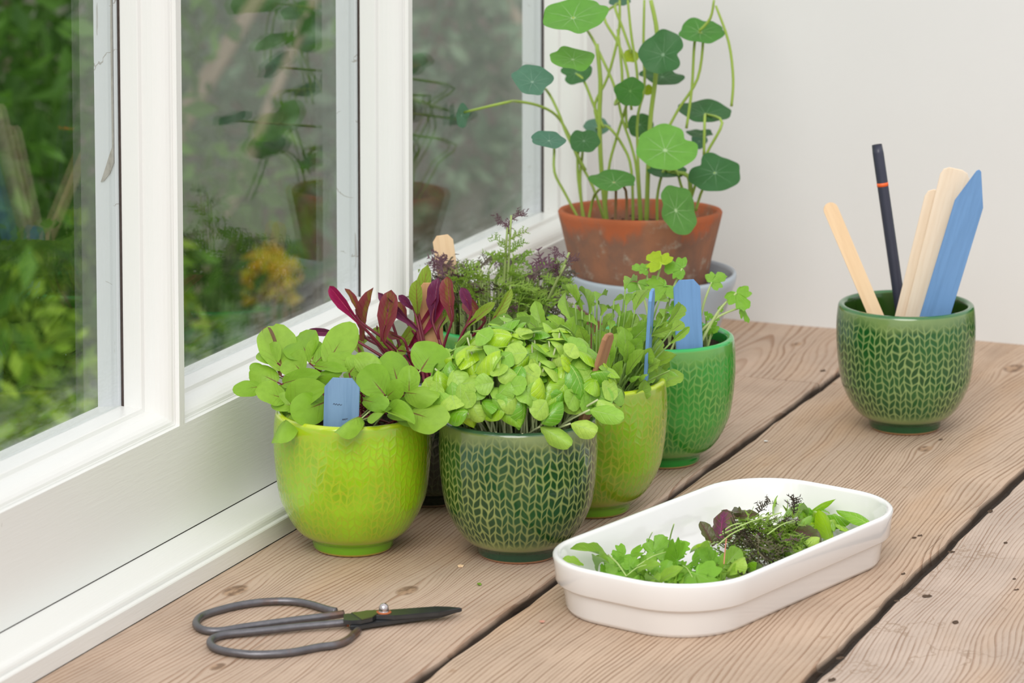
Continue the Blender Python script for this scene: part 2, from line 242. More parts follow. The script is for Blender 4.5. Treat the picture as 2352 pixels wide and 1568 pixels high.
ROD2 = [(.134,-.1467),(.136,-.1665),(.1332,-.1781),(.1261,-.1855),(.1154,-.2006),(.1005,-.2111),(.0859,-.214),(.0728,-.2118),(.0646,-.2051),(.0608,-.1964),(.0623,-.1874),(.0689,-.1802),(.0837,-.1689),(.0982,-.1569),(.1118,-.147),(.1239,-.1387)]
BL1 = [(.1184,-.1341),(.1217,-.1313),(.1262,-.1274),(.1287,-.1237),(.1353,-.1198),(.143,-.1136),(.1637,-.0986),(.171,-.0962),(.1798,-.0953),(.1702,-.1087),(.1485,-.1258),(.1378,-.1289),(.1378,-.1343),(.1336,-.1415),(.1285,-.145),(.1237,-.1455)]
BL2 = [(.1245,-.1382),(.126,-.1342),(.1339,-.1213),(.1435,-.1146),(.1675,-.0979),(.175,-.0871),(.1696,-.1026),(.1482,-.1251),(.1385,-.1358),(.1335,-.1433),(.1282,-.1461)]
RIV = (.1399,-.1225,.0065)
RING = (.1241,-.1386,.0024)
CUT = [(.2303,.009,.015,.2363,-.0455,.041,.008,'r'),(.2342,-.01,.013,.2546,-.0508,.039,.0046,'r'),(.2381,-.0404,.0251,.2303,-.0527,.0329,.0059,'r'),(.2763,-.0488,.0268,.2913,-.0542,.0372,.0071,'r'),(.2914,-.0609,.0242,.3104,-.067,.0398,.0077,'r'),(.2864,-.06,.0245,.3003,-.0778,.0375,.0071,'r'),(.2991,-.0543,.0247,.3122,-.0605,.0364,.0064,'r'),(.3092,-.0552,.0254,.3054,-.0732,.0306,.0051,'r'),(.3183,-.0207,.0225,.3264,.0039,.0355,.0117,'r'),(.3227,-.0194,.0225,.3341,-.021,.0355,.013,'b'),(.3299,-.0003,.0225,.3369,-.0134,.0355,.0098,'b'),(.2826,.039,.0182,.297,.0195,.0338,.0148,'b'),(.302,.0005,.0222,.3054,-.0036,.0378,.0066,'r'),(.2507,.0066,.0176,.2585,-.0352,.0384,.0126,'c'),(.2493,.006,.0173,.2691,-.0306,.0407,.0146,'c'),(.2655,.0114,.0179,.2709,-.0038,.0361,.0146,'c'),(.2652,.0415,.015,.2856,.0057,.041,.0168,'c'),(.2968,-.0177,.0242,.2894,-.0341,.0398,.0216,'c'),(.2552,-.0162,.0234,.2598,-.0582,.0286,.0151,'c'),(.2661,-.0423,.0225,.2749,-.0475,.0355,.0098,'c'),(.3043,-.0457,.0316,.337,-.0658,.0355,.0245,'c'),(.3127,-.0114,.0247,.3124,-.0228,.0364,.0144,'c'),(.2905,-.0491,.0231,.2928,-.0404,.0309,.0129,'c'),(.2911,.0002,.0202,.3081,-.0209,.0358,.0145,'c'),(.3121,-.0447,.0231,.3055,-.0494,.0309,.011,'c'),(.2572,-.0479,.036,.2784,-.0732,.032,.0013,'s'),(.276,-.0668,.03,.2861,-.0587,.036,.0009,'s'),(.2748,-.0449,.03,.2885,-.0274,.036,.0011,'s'),(.2727,.017,.024,.2855,-.0077,.048,.0013,'s'),(.2569,.0176,.02,.2697,-.0034,.04,.0009,'s'),(.3069,-.052,.036,.3203,-.0724,.036,.0008,'s'),(.3126,.0137,.036,.3312,-.0457,.038,.001,'t'),(.2989,.1711,.0119,.3008,.1445,.0301,.0066,'b'),(.3046,.1576,.0133,.3255,.1297,.0367,.0139,'b'),(.3284,.1556,.0136,.3324,.1252,.0344,.0124,'b'),(.325,.1734,.0136,.3425,.1383,.0344,.0066,'b'),(.3389,.1076,.03,.3364,.0757,.03,.0093,'b'),(.337,.1383,.0214,.3556,.1314,.0266,.0087,'b'),(.3774,.1133,.0251,.3506,.1232,.0329,.0114,'b'),(.3573,.0881,.0196,.3563,.0742,.0404,.012,'B'),(.3645,.1518,.0165,.3818,.1255,.0295,.0094,'b'),(.3464,.1328,.0174,.3634,.1113,.0226,.0094,'b'),(.3598,.0575,.0303,.3531,.0511,.0277,.0077,'b'),(.3367,.1263,.0188,.3444,.0754,.0292,.0108,'b'),(.3516,.1279,.0154,.3633,.1184,.0206,.0065,'b'),(.2858,.1321,.0154,.2934,.098,.0206,.0087,'b'),(.3199,.1602,.0165,.3245,.1286,.0295,.0066,'b'),(.2905,.0689,.0156,.2875,.0772,.0364,.0163,'p'),(.2858,.0667,.0142,.2778,.0677,.0298,.0085,'P'),(.28,.1072,.0214,.3017,.1102,.0266,.0065,'P'),(.276,.1225,.0185,.2908,.1009,.0315,.0073,'P'),(.3385,.0695,.03,.3587,.0586,.03,.0106,'P'),(.299,.0622,.026,.3301,.0801,.038,.0087,'m'),(.3066,.0908,.03,.3167,.0861,.044,.006,'M'),(.3314,.0888,.032,.337,.0852,.048,.0049,'M'),(.3317,.0933,.032,.3306,.0874,.044,.0044,'M'),(.3276,.0273,.036,.3402,-.0033,.036,.0037,'M'),(.3341,.0176,.036,.3468,.0085,.036,.0042,'M'),(.3443,.0273,.034,.3517,.0372,.036,.0058,'M'),(.3246,.0261,.036,.323,.011,.036,.0043,'M'),(.2996,.0387,.03,.3304,.0703,.04,.0013,'s'),(.3014,.055,.032,.311,.0534,.034,.0011,'s'),(.3056,.0163,.03,.3174,.0343,.038,.0013,'s'),(.3334,.0318,.036,.3434,.0563,.04,.001,'s'),(.2919,.0429,.022,.31,.0263,.03,.0012,'s'),(.3031,.0333,.034,.3123,.0428,.038,.0011,'s'),(.3295,.0813,.0231,.3342,.0621,.0255,.0062,'M'),(.3337,.0922,.0272,.3328,.0597,.0331,.0077,'m'),(.3243,.0815,.0205,.3332,.0492,.0243,.0071,'m'),(.3224,.1147,.024,.3226,.1085,.0286,.0064,'M'),(.3248,.0958,.0264,.3268,.0804,.0348,.0057,'M'),(.3111,.101,.0207,.3329,.0709,.0303,.0078,'m'),(.3224,.0533,.0254,.3329,.0236,.0292,.0071,'m'),(.3331,.0498,.0264,.3339,.0301,.0348,.0055,'m'),(.324,.0462,.0258,.3401,.0319,.0335,.0074,'M'),(.3309,.0822,.0225,.3268,.0572,.0279,.0062,'M'),(.3334,.0478,.0215,.3397,.0111,.0267,.0075,'M'),(.3199,.0225,.0221,.332,.0039,.0249,.0064,'m'),(.328,.0934,.0216,.3441,.061,.0307,.0061,'m'),(.3286,.0442,.0263,.3384,.0301,.0342,.0061,'m'),(.3244,.0598,.0212,.3328,.0538,.0236,.0056,'M'),(.3261,.0207,.0233,.3357,-.0229,.0329,.007,'m'),(.3171,.0665,.027,.3234,.0578,.0332,.0065,'m'),(.3026,.1032,.0238,.3195,.0803,.0303,.0077,'M'),(.328,.0475,.0239,.3258,.0251,.0304,.0068,'M'),(.3368,.0425,.0224,.3327,.0541,.0247,.0062,'M'),(.3197,.0162,.022,.3371,-.0199,.0294,.005,'M'),(.3244,.0597,.0274,.3324,.0309,.0314,.0055,'m'),(.2971,.1049,.0214,.3064,.1009,.0251,.005,'M'),(.3345,.019,.0249,.3465,-.0002,.0337,.0077,'M'),(.3104,.0896,.0208,.3073,.0784,.0267,.0074,'m'),(.3141,.0773,.023,.3211,.0755,.0272,.0061,'M'),(.313,.0614,.0212,.3145,.0389,.0262,.0079,'M'),(.3286,.1024,.0205,.3315,.0994,.0246,.008,'m'),(.3325,.0325,.0242,.3454,.0118,.0321,.0054,'m'),(.3252,.0831,.0255,.3265,.0551,.031,.0075,'M'),(.3268,.0011,.0248,.3229,-.0154,.0289,.0065,'m'),(.3195,.0521,.0263,.3345,.0272,.0353,.0064,'m'),(.3025,.081,.0232,.3134,.0297,.0332,.0075,'M'),(.327,.1078,.023,.3235,.1056,.0262,.0051,'M'),(.3009,.0922,.0205,.3099,.0737,.029,.0052,'m'),(.2963,.0857,.0216,.3084,.0471,.0282,.0082,'m'),(.3265,.0621,.0207,.3413,.0468,.0266,.0075,'m'),(.3219,.086,.0247,.3258,.0535,.0339,.0055,'M'),(.3321,.0466,.0264,.3494,.029,.0331,.0059,'m'),(.308,.0597,.0206,.3026,.0436,.025,.0056,'m'),(.3075,.0812,.0223,.3101,.0549,.0306,.0058,'M'),(.3335,.0885,.0242,.3505,.0587,.0321,.0062,'m'),(.3239,.1103,.021,.3387,.0952,.0296,.0057,'m'),(.3305,.0973,.0262,.3296,.0733,.0301,.0068,'m'),(.3358,.0429,.0228,.345,.0223,.0262,.0059,'m'),(.3137,.1181,.0225,.3209,.1137,.0262,.0066,'m'),(.3185,.1059,.0212,.3366,.0647,.0299,.0081,'m'),(.3123,.0856,.0203,.3181,.0478,.03,.0071,'M'),(.3316,.0453,.0218,.3377,.0211,.026,.0063,'M'),(.3289,.0747,.028,.3436,.0318,.0362,.0054,'m'),(.3294,.0563,.0279,.3453,.031,.0335,.0072,'m'),(.3283,.093,.0266,.3424,.0798,.0329,.0067,'M'),(.321,.0859,.0204,.3351,.0612,.0295,.0053,'m'),(.2998,.0922,.0209,.2943,.0763,.0258,.0065,'m'),(.3362,.0595,.0206,.3372,.0282,.0258,.006,'M'),(.3148,.0774,.0219,.3122,.0726,.0273,.0072,'m'),(.334,.0254,.0274,.3384,-.003,.0325,.0058,'M'),(.3233,.0647,.0274,.324,.0545,.033,.0064,'m'),(.3143,.063,.0239,.333,.0273,.033,.006,'M'),(.3058,.0738,.0201,.3028,.0513,.0256,.0065,'m'),(.3049,.0586,.0209,.3087,.0236,.0295,.0061,'m'),(.3259,.0875,.0245,.3191,.0733,.0271,.0075,'m'),(.3412,.0665,.028,.3494,.0385,.0305,.006,'m'),(.3265,.0852,.0274,.3303,.0878,.0313,.0076,'M'),(.3211,.1129,.022,.3302,.1157,.0251,.0061,'M'),(.3128,.0361,.0239,.3277,.0124,.0275,.0068,'m'),(.3297,.0805,.0236,.3444,.0515,.0301,.0073,'m'),(.3133,.1255,.0203,.3072,.1088,.0262,.0066,'m'),(.2936,.1045,.0214,.3065,.0886,.0251,.0067,'m'),(.3447,.0565,.0269,.344,.0245,.0361,.0076,'M'),(.2969,.0964,.025,.303,.0716,.0287,.006,'m'),(.3264,.0412,.0279,.3219,.0228,.0319,.0059,'M'),(.3179,.0381,.0213,.3213,.0299,.0272,.006,'m'),(.3252,.0617,.0248,.3229,.0487,.0305,.0073,'m'),(.2996,.0896,.0272,.316,.0594,.0356,.0074,'m'),(.3127,.0559,.021,.3227,.0435,.0291,.005,'M'),(.303,.0194,.0225,.3218,-.0088,.0308,.0114,'c_'),(.2763,.0011,.0174,.2911,-.0187,.0263,.0045,'r_'),(.2828,.0059,.016,.3041,-.0358,.0268,.0103,'c_'),(.2943,.0013,.0164,.3082,-.036,.0237,.0102,'c_'),(.2425,-.0066,.0191,.2363,-.0156,.0238,.0048,'r_'),(.3029,.0337,.0154,.2996,.019,.0183,.0099,'c_'),(.2513,-.0304,.019,.2516,-.0401,.0255,.0093,'c_'),(.3037,.0106,.0196,.3024,.0034,.025,.0043,'r_'),(.2846,-.032,.022,.302,-.0548,.0314,.0113,'c_'),(.3078,.0151,.0191,.3181,.0074,.0216,.0092,'c_'),(.2689,-.0343,.0214,.2665,-.0255,.0236,.0048,'r_'),(.3039,-.022,.0207,.3072,-.0423,.024,.0076,'c_'),(.316,-.0379,.0221,.3179,-.0629,.0325,.011,'c_'),(.3039,.0308,.0155,.3205,.0086,.0201,.0054,'r_'),(.2811,.0098,.021,.2886,-.0246,.0277,.0096,'c_'),(.3083,-.0106,.0211,.328,-.0417,.0313,.0108,'c_'),(.2508,-.0023,.0178,.2677,-.0247,.0231,.0057,'r_'),(.3155,.0057,.0185,.3164,.01,.0217,.0098,'c_'),(.3057,.0315,.0192,.3168,.0275,.0223,.0118,'c_'),(.2747,.0029,.0153,.2944,-.0287,.0261,.0057,'r_'),(.2472,-.0209,.0186,.255,-.0203,.0224,.0117,'c_'),(.2859,.0018,.0192,.3055,-.0444,.0295,.0109,'c_'),(.2843,.0042,.0167,.2975,-.0145,.0193,.0056,'r_'),(.2728,.04,.0166,.2801,.0046,.0246,.008,'c_'),(.2704,-.025,.0226,.2734,-.0558,.032,.0101,'c_'),(.2971,.0459,.0155,.2992,.0397,.0223,.0042,'r_'),(.2665,-.0051,.0173,.2695,-.0158,.0253,.0107,'c_'),(.2581,-.0026,.0165,.2594,-.0275,.0227,.0095,'c_'),(.2772,-.0437,.0232,.2777,-.0687,.0311,.0043,'r_'),(.2811,.0074,.0233,.2769,.0039,.026,.0081,'c_'),(.2722,.0013,.0192,.2727,-.013,.0255,.0077,'c_'),(.3085,-.0112,.0212,.3196,-.0128,.0243,.0045,'r_'),(.2775,.0331,.0192,.2838,-.0044,.0282,.0091,'c_'),(.2855,-.0059,.0167,.2913,-.0248,.0268,.0096,'c_'),(.3181,-.0367,.0232,.325,-.0519,.0325,.0059,'r_'),(.2658,.0301,.0166,.2822,-.009,.0235,.0123,'c_'),(.3009,.0176,.0201,.306,.0073,.0272,.0086,'c_'),(.3001,-.039,.024,.3153,-.084,.0335,.0055,'r_'),(.2791,.0081,.0192,.2917,-.0328,.0265,.0118,'c_'),(.3027,-.0084,.018,.3196,-.0501,.0268,.0107,'c_'),(.2943,-.0263,.0177,.305,-.0306,.0206,.0042,'r_'),(.2573,-.0337,.0226,.2716,-.047,.0285,.0111,'c_'),(.2585,-.0109,.02,.2743,-.0428,.0271,.0087,'c_'),(.3233,-.0196,.0214,.3437,-.0668,.0323,.004,'r_'),(.2875,-.0135,.0228,.2868,-.0281,.0253,.0076,'c_'),(.2817,-.0027,.0178,.2954,-.0129,.0215,.012,'c_'),(.3164,.0004,.0152,.3174,-.0245,.0187,.0046,'r_'),(.2985,.0086,.0215,.3124,-.014,.0312,.0087,'c_'),(.3013,-.0009,.0199,.3048,-.0179,.0285,.0084,'c_'),(.3019,-.0265,.0212,.3228,-.0711,.031,.0041,'r_'),(.2433,.001,.0154,.2543,-.0189,.0191,.0077,'c_'),(.2631,-.0094,.0212,.2663,-.0392,.032,.0106,'c_'),(.2697,-.0223,.0218,.2722,-.0185,.0259,.0046,'r_'),(.2551,-.0141,.0219,.2707,-.0577,.0302,.0117,'c_'),(.2744,-.0169,.0173,.2887,-.0497,.0229,.0118,'c_'),(.2657,-.0292,.0199,.2783,-.0467,.0302,.0055,'r_'),(.2614,-.0198,.0168,.2708,-.0257,.021,.0093,'c_'),(.2652,-.0453,.0231,.2794,-.0895,.0323,.0106,'c_'),(.2694,-.0235,.0206,.291,-.0651,.0305,.0054,'r_'),(.2615,.0036,.0161,.2665,.0046,.0199,.0102,'c_'),(.2597,-.0325,.0226,.2766,-.0572,.0286,.011,'c_'),(.2401,.0027,.0156,.2522,-.0083,.0188,.0046,'r_'),(.2674,-.0409,.0222,.2693,-.0349,.0247,.0058,'r_'),(.2684,-.0351,.023,.285,-.0563,.0303,.0047,'r_'),(.2685,-.0271,.0184,.2803,-.0436,.027,.0097,'c_'),(.2769,-.0415,.0244,.282,-.0714,.0327,.0071,'b_'),(.2763,-.0314,.0216,.2933,-.0669,.0296,.0053,'r_'),(.2834,-.0423,.0236,.285,-.0649,.0268,.005,'r_'),(.2858,-.0404,.0221,.2944,-.0466,.026,.0081,'c_'),(.286,-.0326,.0197,.2849,-.0413,.0224,.0052,'b_'),(.2889,-.032,.0214,.2905,-.0537,.0295,.0065,'r_'),(.291,-.0291,.0187,.3074,-.0572,.0261,.0058,'r_'),(.2994,-.0441,.0256,.3018,-.0617,.0285,.0072,'c_'),(.3016,-.0418,.0243,.3072,-.0686,.0318,.0048,'b_'),(.3066,-.0473,.0259,.3076,-.0698,.0331,.0054,'r_'),(.3048,-.0336,.0206,.3062,-.0566,.029,.006,'r_'),(.3086,-.0356,.0217,.3062,-.0514,.027,.0098,'c_'),(.3072,-.0228,.0184,.3062,-.0328,.0205,.0055,'b_'),(.3141,-.034,.023,.3302,-.0537,.03,.0063,'r_'),(.3134,-.0231,.0208,.324,-.0467,.0242,.006,'r_'),(.3176,-.0265,.0242,.3279,-.0444,.0278,.008,'c_'),(.3174,-.0168,.0238,.3272,-.0351,.032,.0067,'b_'),(.3174,-.0079,.0224,.3311,-.0495,.0308,.0046,'r_'),(.3197,-.0055,.0213,.3279,-.019,.029,.0056,'r_'),(.32,.0026,.0197,.3367,-.0341,.0285,.0091,'c_'),(.3214,.0077,.0186,.3305,-.0069,.0234,.0051,'b_'),(.3254,.0049,.022,.3371,-.007,.0268,.0072,'r_'),(.3308,-.0023,.0249,.3319,-.0279,.0297,.0071,'r_'),(.3283,.146,.0188,.3255,.1396,.025,.0057,'b_'),(.3388,.0981,.0186,.3481,.0927,.0226,.0059,'b_'),(.3456,.1601,.0157,.3468,.1645,.0199,.0069,'b_'),(.3365,.1234,.0195,.3364,.1015,.0225,.0057,'b_'),(.3464,.1399,.019,.3449,.1205,.0249,.0064,'b_'),(.3462,.1632,.0172,.3465,.1383,.0241,.0065,'b_'),(.3407,.0988,.0176,.3511,.0949,.0225,.0063,'b_'),(.3223,.1312,.0177,.3269,.1295,.0221,.0065,'b_'),(.3426,.1304,.0181,.3554,.1045,.0235,.0064,'b_'),(.3516,.1509,.0204,.3699,.1187,.0277,.0072,'b_'),(.3373,.1244,.0175,.335,.1124,.0241,.0068,'b_'),(.3396,.0725,.0208,.3385,.0492,.0244,.0063,'b_'),(.3429,.1325,.0196,.3543,.1051,.0242,.006,'b_'),(.3363,.1226,.0168,.3312,.1161,.0219,.0063,'b_'),(.3368,.089,.0181,.3323,.0816,.0226,.0061,'b_'),(.3417,.1248,.0151,.3461,.0876,.0215,.0057,'b_'),(.34,.1479,.0199,.3421,.1232,.0228,.0053,'b_'),(.3337,.1241,.0193,.3313,.1241,.0235,.0055,'b_'),(.3433,.1523,.0156,.3377,.1422,.0178,.0062,'b_'),(.3369,.0963,.0195,.3337,.1048,.0227,.0058,'b_'),(.3267,.1348,.0182,.3335,.1366,.0209,.0062,'b_'),(.3379,.1482,.0208,.3352,.1403,.0257,.0064,'b_'),(.3243,.1311,.0181,.3339,.0947,.0229,.0061,'b_'),(.3399,.1107,.0193,.3363,.0937,.0223,.0064,'b_')]
DEB = [(0.1354,0.0067),(0.1622,-0.0268),(0.2277,-0.0833),(0.2169,0.386),(0.1881,-0.0463)]
PITS = [(0.3863,0.1824),(0.3884,0.1889),(0.4178,0.1589),(0.4168,0.2639),(0.4453,0.1932),(0.4779,0.0925),(0.4148,0.0417),(0.4299,0.0578),(0.4603,0.0121),(0.4025,0.0995),(0.4157,-0.0813),(0.4233,-0.1216),(0.4708,0.1151),(0.1882,0.6183),(0.3334,0.4406)]
KNOTS = [(0.0248,-0.0943),(0.1245,-0.0534),(0.0837,-0.2333),(0.3794,-0.0164),(0.1395,0.7028),(0.3298,0.4118),(0.3313,0.1711),(0.3269,0.6866),(0.3995,0.3486)]
# ---------------------------------------------------------------- setting: planked table
def plank_mesh(name, x0, x1, y0, y1, seed, mat, th=.028):
    """board with worn, slightly wandering edges and a rounded arris"""
    r = random.Random(seed); ny = 110; vs, fs = [], []
    def wob(y, k): return .0008*math.sin(y*31+k*3+seed)+.0005*math.sin(y*83+k*7+seed*2)+.00035*r.uniform(-1, 1)
    prof = [(0, -th), (0, -.004), (.0006, -.0014), (.0022, -.0002)]
    for j in range(ny+1):
        y = y0+(y1-y0)*j/ny; a, b = wob(y, 0), wob(y, 5)
        ring = [(x0+a+p, q) for p, q in prof]+[(x0+(x1-x0)*t, .00022*math.sin(t*9+seed+y*4)) for t in (.15, .35, .5, .65, .85)]+[(x1-b-p, q) for p, q in prof[::-1]]
        vs += [(p, y, q) for p, q in ring]
    n = len(prof)*2+5
    for j in range(ny):
        for i in range(n):
            a, b = j*n+i, j*n+(i+1) % n
            fs.append((a, b, b+n, a+n))
    fs.append(tuple(range(n))); fs.append(tuple(range(ny*n, ny*n+n))[::-1])
    return mesh(name, vs, [f[::-1] for f in fs], False, None, mat)
tbl = empty('planked_table', (0, 0, 0), 'weathered pine plank table standing against the white window wall', 'table')
kn = KNOTS
T0 = (.51, .38, .29)
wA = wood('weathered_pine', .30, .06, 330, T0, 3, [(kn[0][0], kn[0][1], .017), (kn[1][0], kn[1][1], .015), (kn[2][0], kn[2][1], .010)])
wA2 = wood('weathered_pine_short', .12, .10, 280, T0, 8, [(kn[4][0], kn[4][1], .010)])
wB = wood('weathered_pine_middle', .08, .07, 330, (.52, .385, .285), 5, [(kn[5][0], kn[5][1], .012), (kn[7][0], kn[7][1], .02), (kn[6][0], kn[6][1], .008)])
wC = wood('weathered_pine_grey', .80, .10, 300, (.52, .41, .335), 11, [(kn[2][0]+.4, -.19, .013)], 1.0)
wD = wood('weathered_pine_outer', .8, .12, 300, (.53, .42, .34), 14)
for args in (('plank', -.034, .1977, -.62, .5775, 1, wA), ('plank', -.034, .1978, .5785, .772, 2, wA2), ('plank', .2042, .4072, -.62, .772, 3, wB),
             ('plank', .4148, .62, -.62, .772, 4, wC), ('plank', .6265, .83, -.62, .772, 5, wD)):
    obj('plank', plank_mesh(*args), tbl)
bm = bmesh.new(); box(bm, -.03, .80, .70, .735, -.11, -.029, .002)
from_bm('apron', bm, wD, tbl)
bm = bmesh.new(); box(bm, -.03, .80, -.56, -.525, -.11, -.029, .002)
from_bm('apron', bm, wD, tbl)
for x in (-.0, .76):
    for y in (-.5, .67):
        bm = bmesh.new(); box(bm, x-.028, x+.028, y-.028, y+.028, -.75, -.1105, .003); from_bm('leg', bm, wD, tbl)
gap_shade = plain('joint_shade', (.05, .04, .033), .95, .1, 0, .5, 300)  # near-black strips standing in for the shade between the boards
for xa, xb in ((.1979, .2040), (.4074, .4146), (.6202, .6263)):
    bm = bmesh.new(); box(bm, xa+.0001, xb-.0001, -.61, .771, -.020, -.0075); from_bm('joint_shade', bm, gap_shade, tbl)
# splintery pits in the boards
rs = random.Random(4)
pm = plain('dark_splintered_wood', (.10, .07, .05), .9, .1, 0, .5, 900)
def pit_mesh(seed):
    r = random.Random(seed); v = [(0, 0, .0002)]; f = []
    for k in range(9):
        a = k/9*2*math.pi; q = r.uniform(.6, 1.15)
        v.append((math.cos(a)*q*.55, math.sin(a)*q, .0003)); v.append((math.cos(a)*q*.42, math.sin(a)*q*.8, r.uniform(.0006, .0016)))
    for k in range(9):
        a, b = 1+2*k, 1+2*((k+1) % 9); f += [(a, b, b+1, a+1), (0, a+1, b+1)]
    return mesh('splinter', [(x*.0032, y*.0032, z) for x, y, z in v], f, False, None, pm)
pms = [pit_mesh(k) for k in range(4)]
for i, (x, y) in enumerate(PITS):
    o = obj('splinter', pms[i % 4], tbl, (x, y, 0)); o.rotation_euler.z = rs.uniform(-1.2, 0); s = rs.uniform(.55, 1.15); o.scale = (s, s, s*.9)
# ---------------------------------------------------------------- setting: window wall
PX0 = -.036; ZR = .0895; RISE = .0128; GL = .035
def ovolo(n=7):
    """(depth behind the face, rise from the fillet) of the sash moulding, room side to glass"""
    p = [(0, 0), (.0028, .0002), (.0030, .0012)]
    for k in range(n+1):
        a = k/n*math.pi/2; p.append((.0034+.0158*(1-math.cos(a))**.9, .0014+.0080*math.sin(a)))
    p += [(.0200, .0095), (.0209, .0120), (.0216, .0124), (GL, RISE)]
    return p
OUT = [(GL+.003, RISE), (GL+.0035, RISE-.001), (GL+.019, RISE-.003)]
def extrude(name, prof, a0, a1, axis, mat, parent, smooth=False, cut=None):
    """prof: closed list of (x, other); axis 'y' runs along y (other=z), axis 'z' runs up (other=y)"""
    n = len(prof); v = []
    for a in (a0, a1):
        for (x, q) in prof: v.append((x, a, q) if axis == 'y' else (x, q, a))
    f = [(i, (i+1) % n, (i+1) % n+n, i+n) for i in range(n)]+[tuple(range(n))[::-1], tuple(range(n, 2*n))]
    bm = bmesh.new(); bv = [bm.verts.new(p) for p in v]
    for q in f: bm.faces.new([bv[i] for i in q])
    return from_bm(name, bm, mat, parent, smooth)
win = empty('window_1', (0, 0, 0), None, None); win['kind'] = 'structure'
YL, ZT = -1.15, 1.0
pr = ovolo()
rail = [(PX0, .0190)]+[(PX0-d, ZR+r) for d, r in pr+OUT]+[(PX0-GL-.019, .0190)]
extrude('bottom_rail', rail, YL, .772, 'y', M['paint'], win)
trail = [(PX0, ZT+.1)]+[(PX0-d, ZT-r) for d, r in pr+OUT]+[(PX0-GL-.019, ZT+.1)]
extrude('top_rail', trail, YL, .772, 'y', M['paint'], win)
def bar(yc, hw):
    p = [(PX0-d, yc-hw-r) for d, r in pr]; q = [(PX0-d, yc+hw+r) for d, r in pr]
    o = [(PX0-d, yc-hw-r) for d, r in OUT]; o2 = [(PX0-d, yc+hw+r) for d, r in OUT]
    extrude('glazing_bar', p+q[::-1], ZR-.0, ZT+.0, 'z', M['paint_bar'], win)
    extrude('outer_bar', [(PX0-GL-.0005, yc-hw-RISE)]+o+o2[::-1]+[(PX0-GL-.0005, yc+hw+RISE)], ZR+RISE-.004, ZT-RISE+.004, 'z', M['paint_old'], win)
    extrude('glazing_seal', [(PX0-GL+.0002, yc-hw-RISE-.0005), (PX0-GL+.0016, yc-hw-RISE-.0003), (PX0-GL+.0016, yc), (PX0-GL+.0002, yc)], ZR+RISE-.001, ZT-RISE, 'z', M['seal'], win)
for yc in (-.8, -.4135, -.0477, .3150): bar(yc, .0036)
# a strip of paint that has flaked off the first outer bar
bm = bmesh.new(); fl = [(-.0748, .45), (-.0762, .34), (-.0760, .270), (-.0775, .2665), (-.0830, .2525), (-.0855, .2465), (-.0828, .2475), (-.078, .2530), (-.0748, .2600)]
yv = lambda x: -.0477-.0036-RISE+(PX0-GL-.003-x)/.016*.003
a_ = [bm.verts.new((x, yv(x)-.00035, z)) for x, z in fl]; b_ = [bm.verts.new((x, yv(x)+.0008, z)) for x, z in fl]; n_ = len(fl)
bm.faces.new(a_); bm.faces.new(b_[::-1])
for i in range(n_): bm.faces.new((a_[i], b_[i], b_[(i+1) % n_], a_[(i+1) % n_]))
from_bm('flaked_edge', bm, plain('bare_grey_wood', (.42, .38, .34), .9, .2, 0, .35, 300), win)
YS = .6755
st = [(PX0-d, YS-r) for d, r in pr]+[(PX0-GL-.001, .772), (PX0+.0, .772), (PX0, .742), (PX0-.004, .740), (PX0-.004, .7365), (PX0, .735)]
extrude('stile', st, ZR, ZT, 'z', M['paint_bar'], win)
extrude('outer_bar', [(PX0-GL-.0012, YS-RISE)]+[(PX0-d, YS-r) for d, r in OUT]+[(PX0-GL-.019, .772), (PX0-GL-.0012, .772)], ZR+RISE-.004, ZT, 'z', M['paint_old'], win)
extrude('glazing_seal', [(PX0-GL+.0002, YS-RISE-.0005), (PX0-GL+.0016, YS-RISE-.0003), (PX0-GL+.0016, YS), (PX0-GL+.0002, YS)], ZR+RISE-.001, ZT-RISE, 'z', M['seal'], win)
edges = [(-1.15, -.8), (-.8, -.4135), (-.4135, -.0477), (-.0477, .3150), (.3150, YS+.0036)]
for a, b in edges:
    bm = bmesh.new(); box(bm, -.0028, 0, 0, b-a-.026, 0, ZT-RISE-ZR-RISE-.001)
    from_bm('pane', bm, M['glass'], win).location = (PX0-GL, a+.013, ZR+RISE+.0005)
# sill board with rolled nose, on the bead that meets the table
nose = [(0, .0), (0, .0118), (-.0006, .0126), (-.0032, .0128), (-.0040, .0116), (-.0046, .0128)]
for k in range(8):
    a = -.5+k/7*(math.pi/2+.5); nose.append((-.0085+.0052*math.cos(a), .0135+.0048*math.sin(a)))
nose += [(-.0358, .0184), (-.0355, -.03), (0, -.03)]
extrude('trim_1', [(x, z) for x, z in nose[:-2]]+[(-.0355, .0008), (0, .0008)], YL, .772, 'y', M['paint'], None)['kind'] = 'structure'
bm = bmesh.new(); box(bm, PX0-.02, PX0-.0012, YL, .772, .0100, .0189)
from_bm('trim_2', bm, plain('dark_joint', (.13, .10, .08), .9, .1, 0, .5, 300))['kind'] = 'structure'
# thin dark joint between sash and sill: recess
bm = bmesh.new(); box(bm, -.11, -.0365, YL, .80, -.75, .012)
from_bm('wall_left', bm, M['wall'])['kind'] = 'structure'
bm = bmesh.new(); box(bm, -.11, .365, .772, .86, -.75, 1.35)
from_bm('wall_end', bm, M['wall'])['kind'] = 'structure'
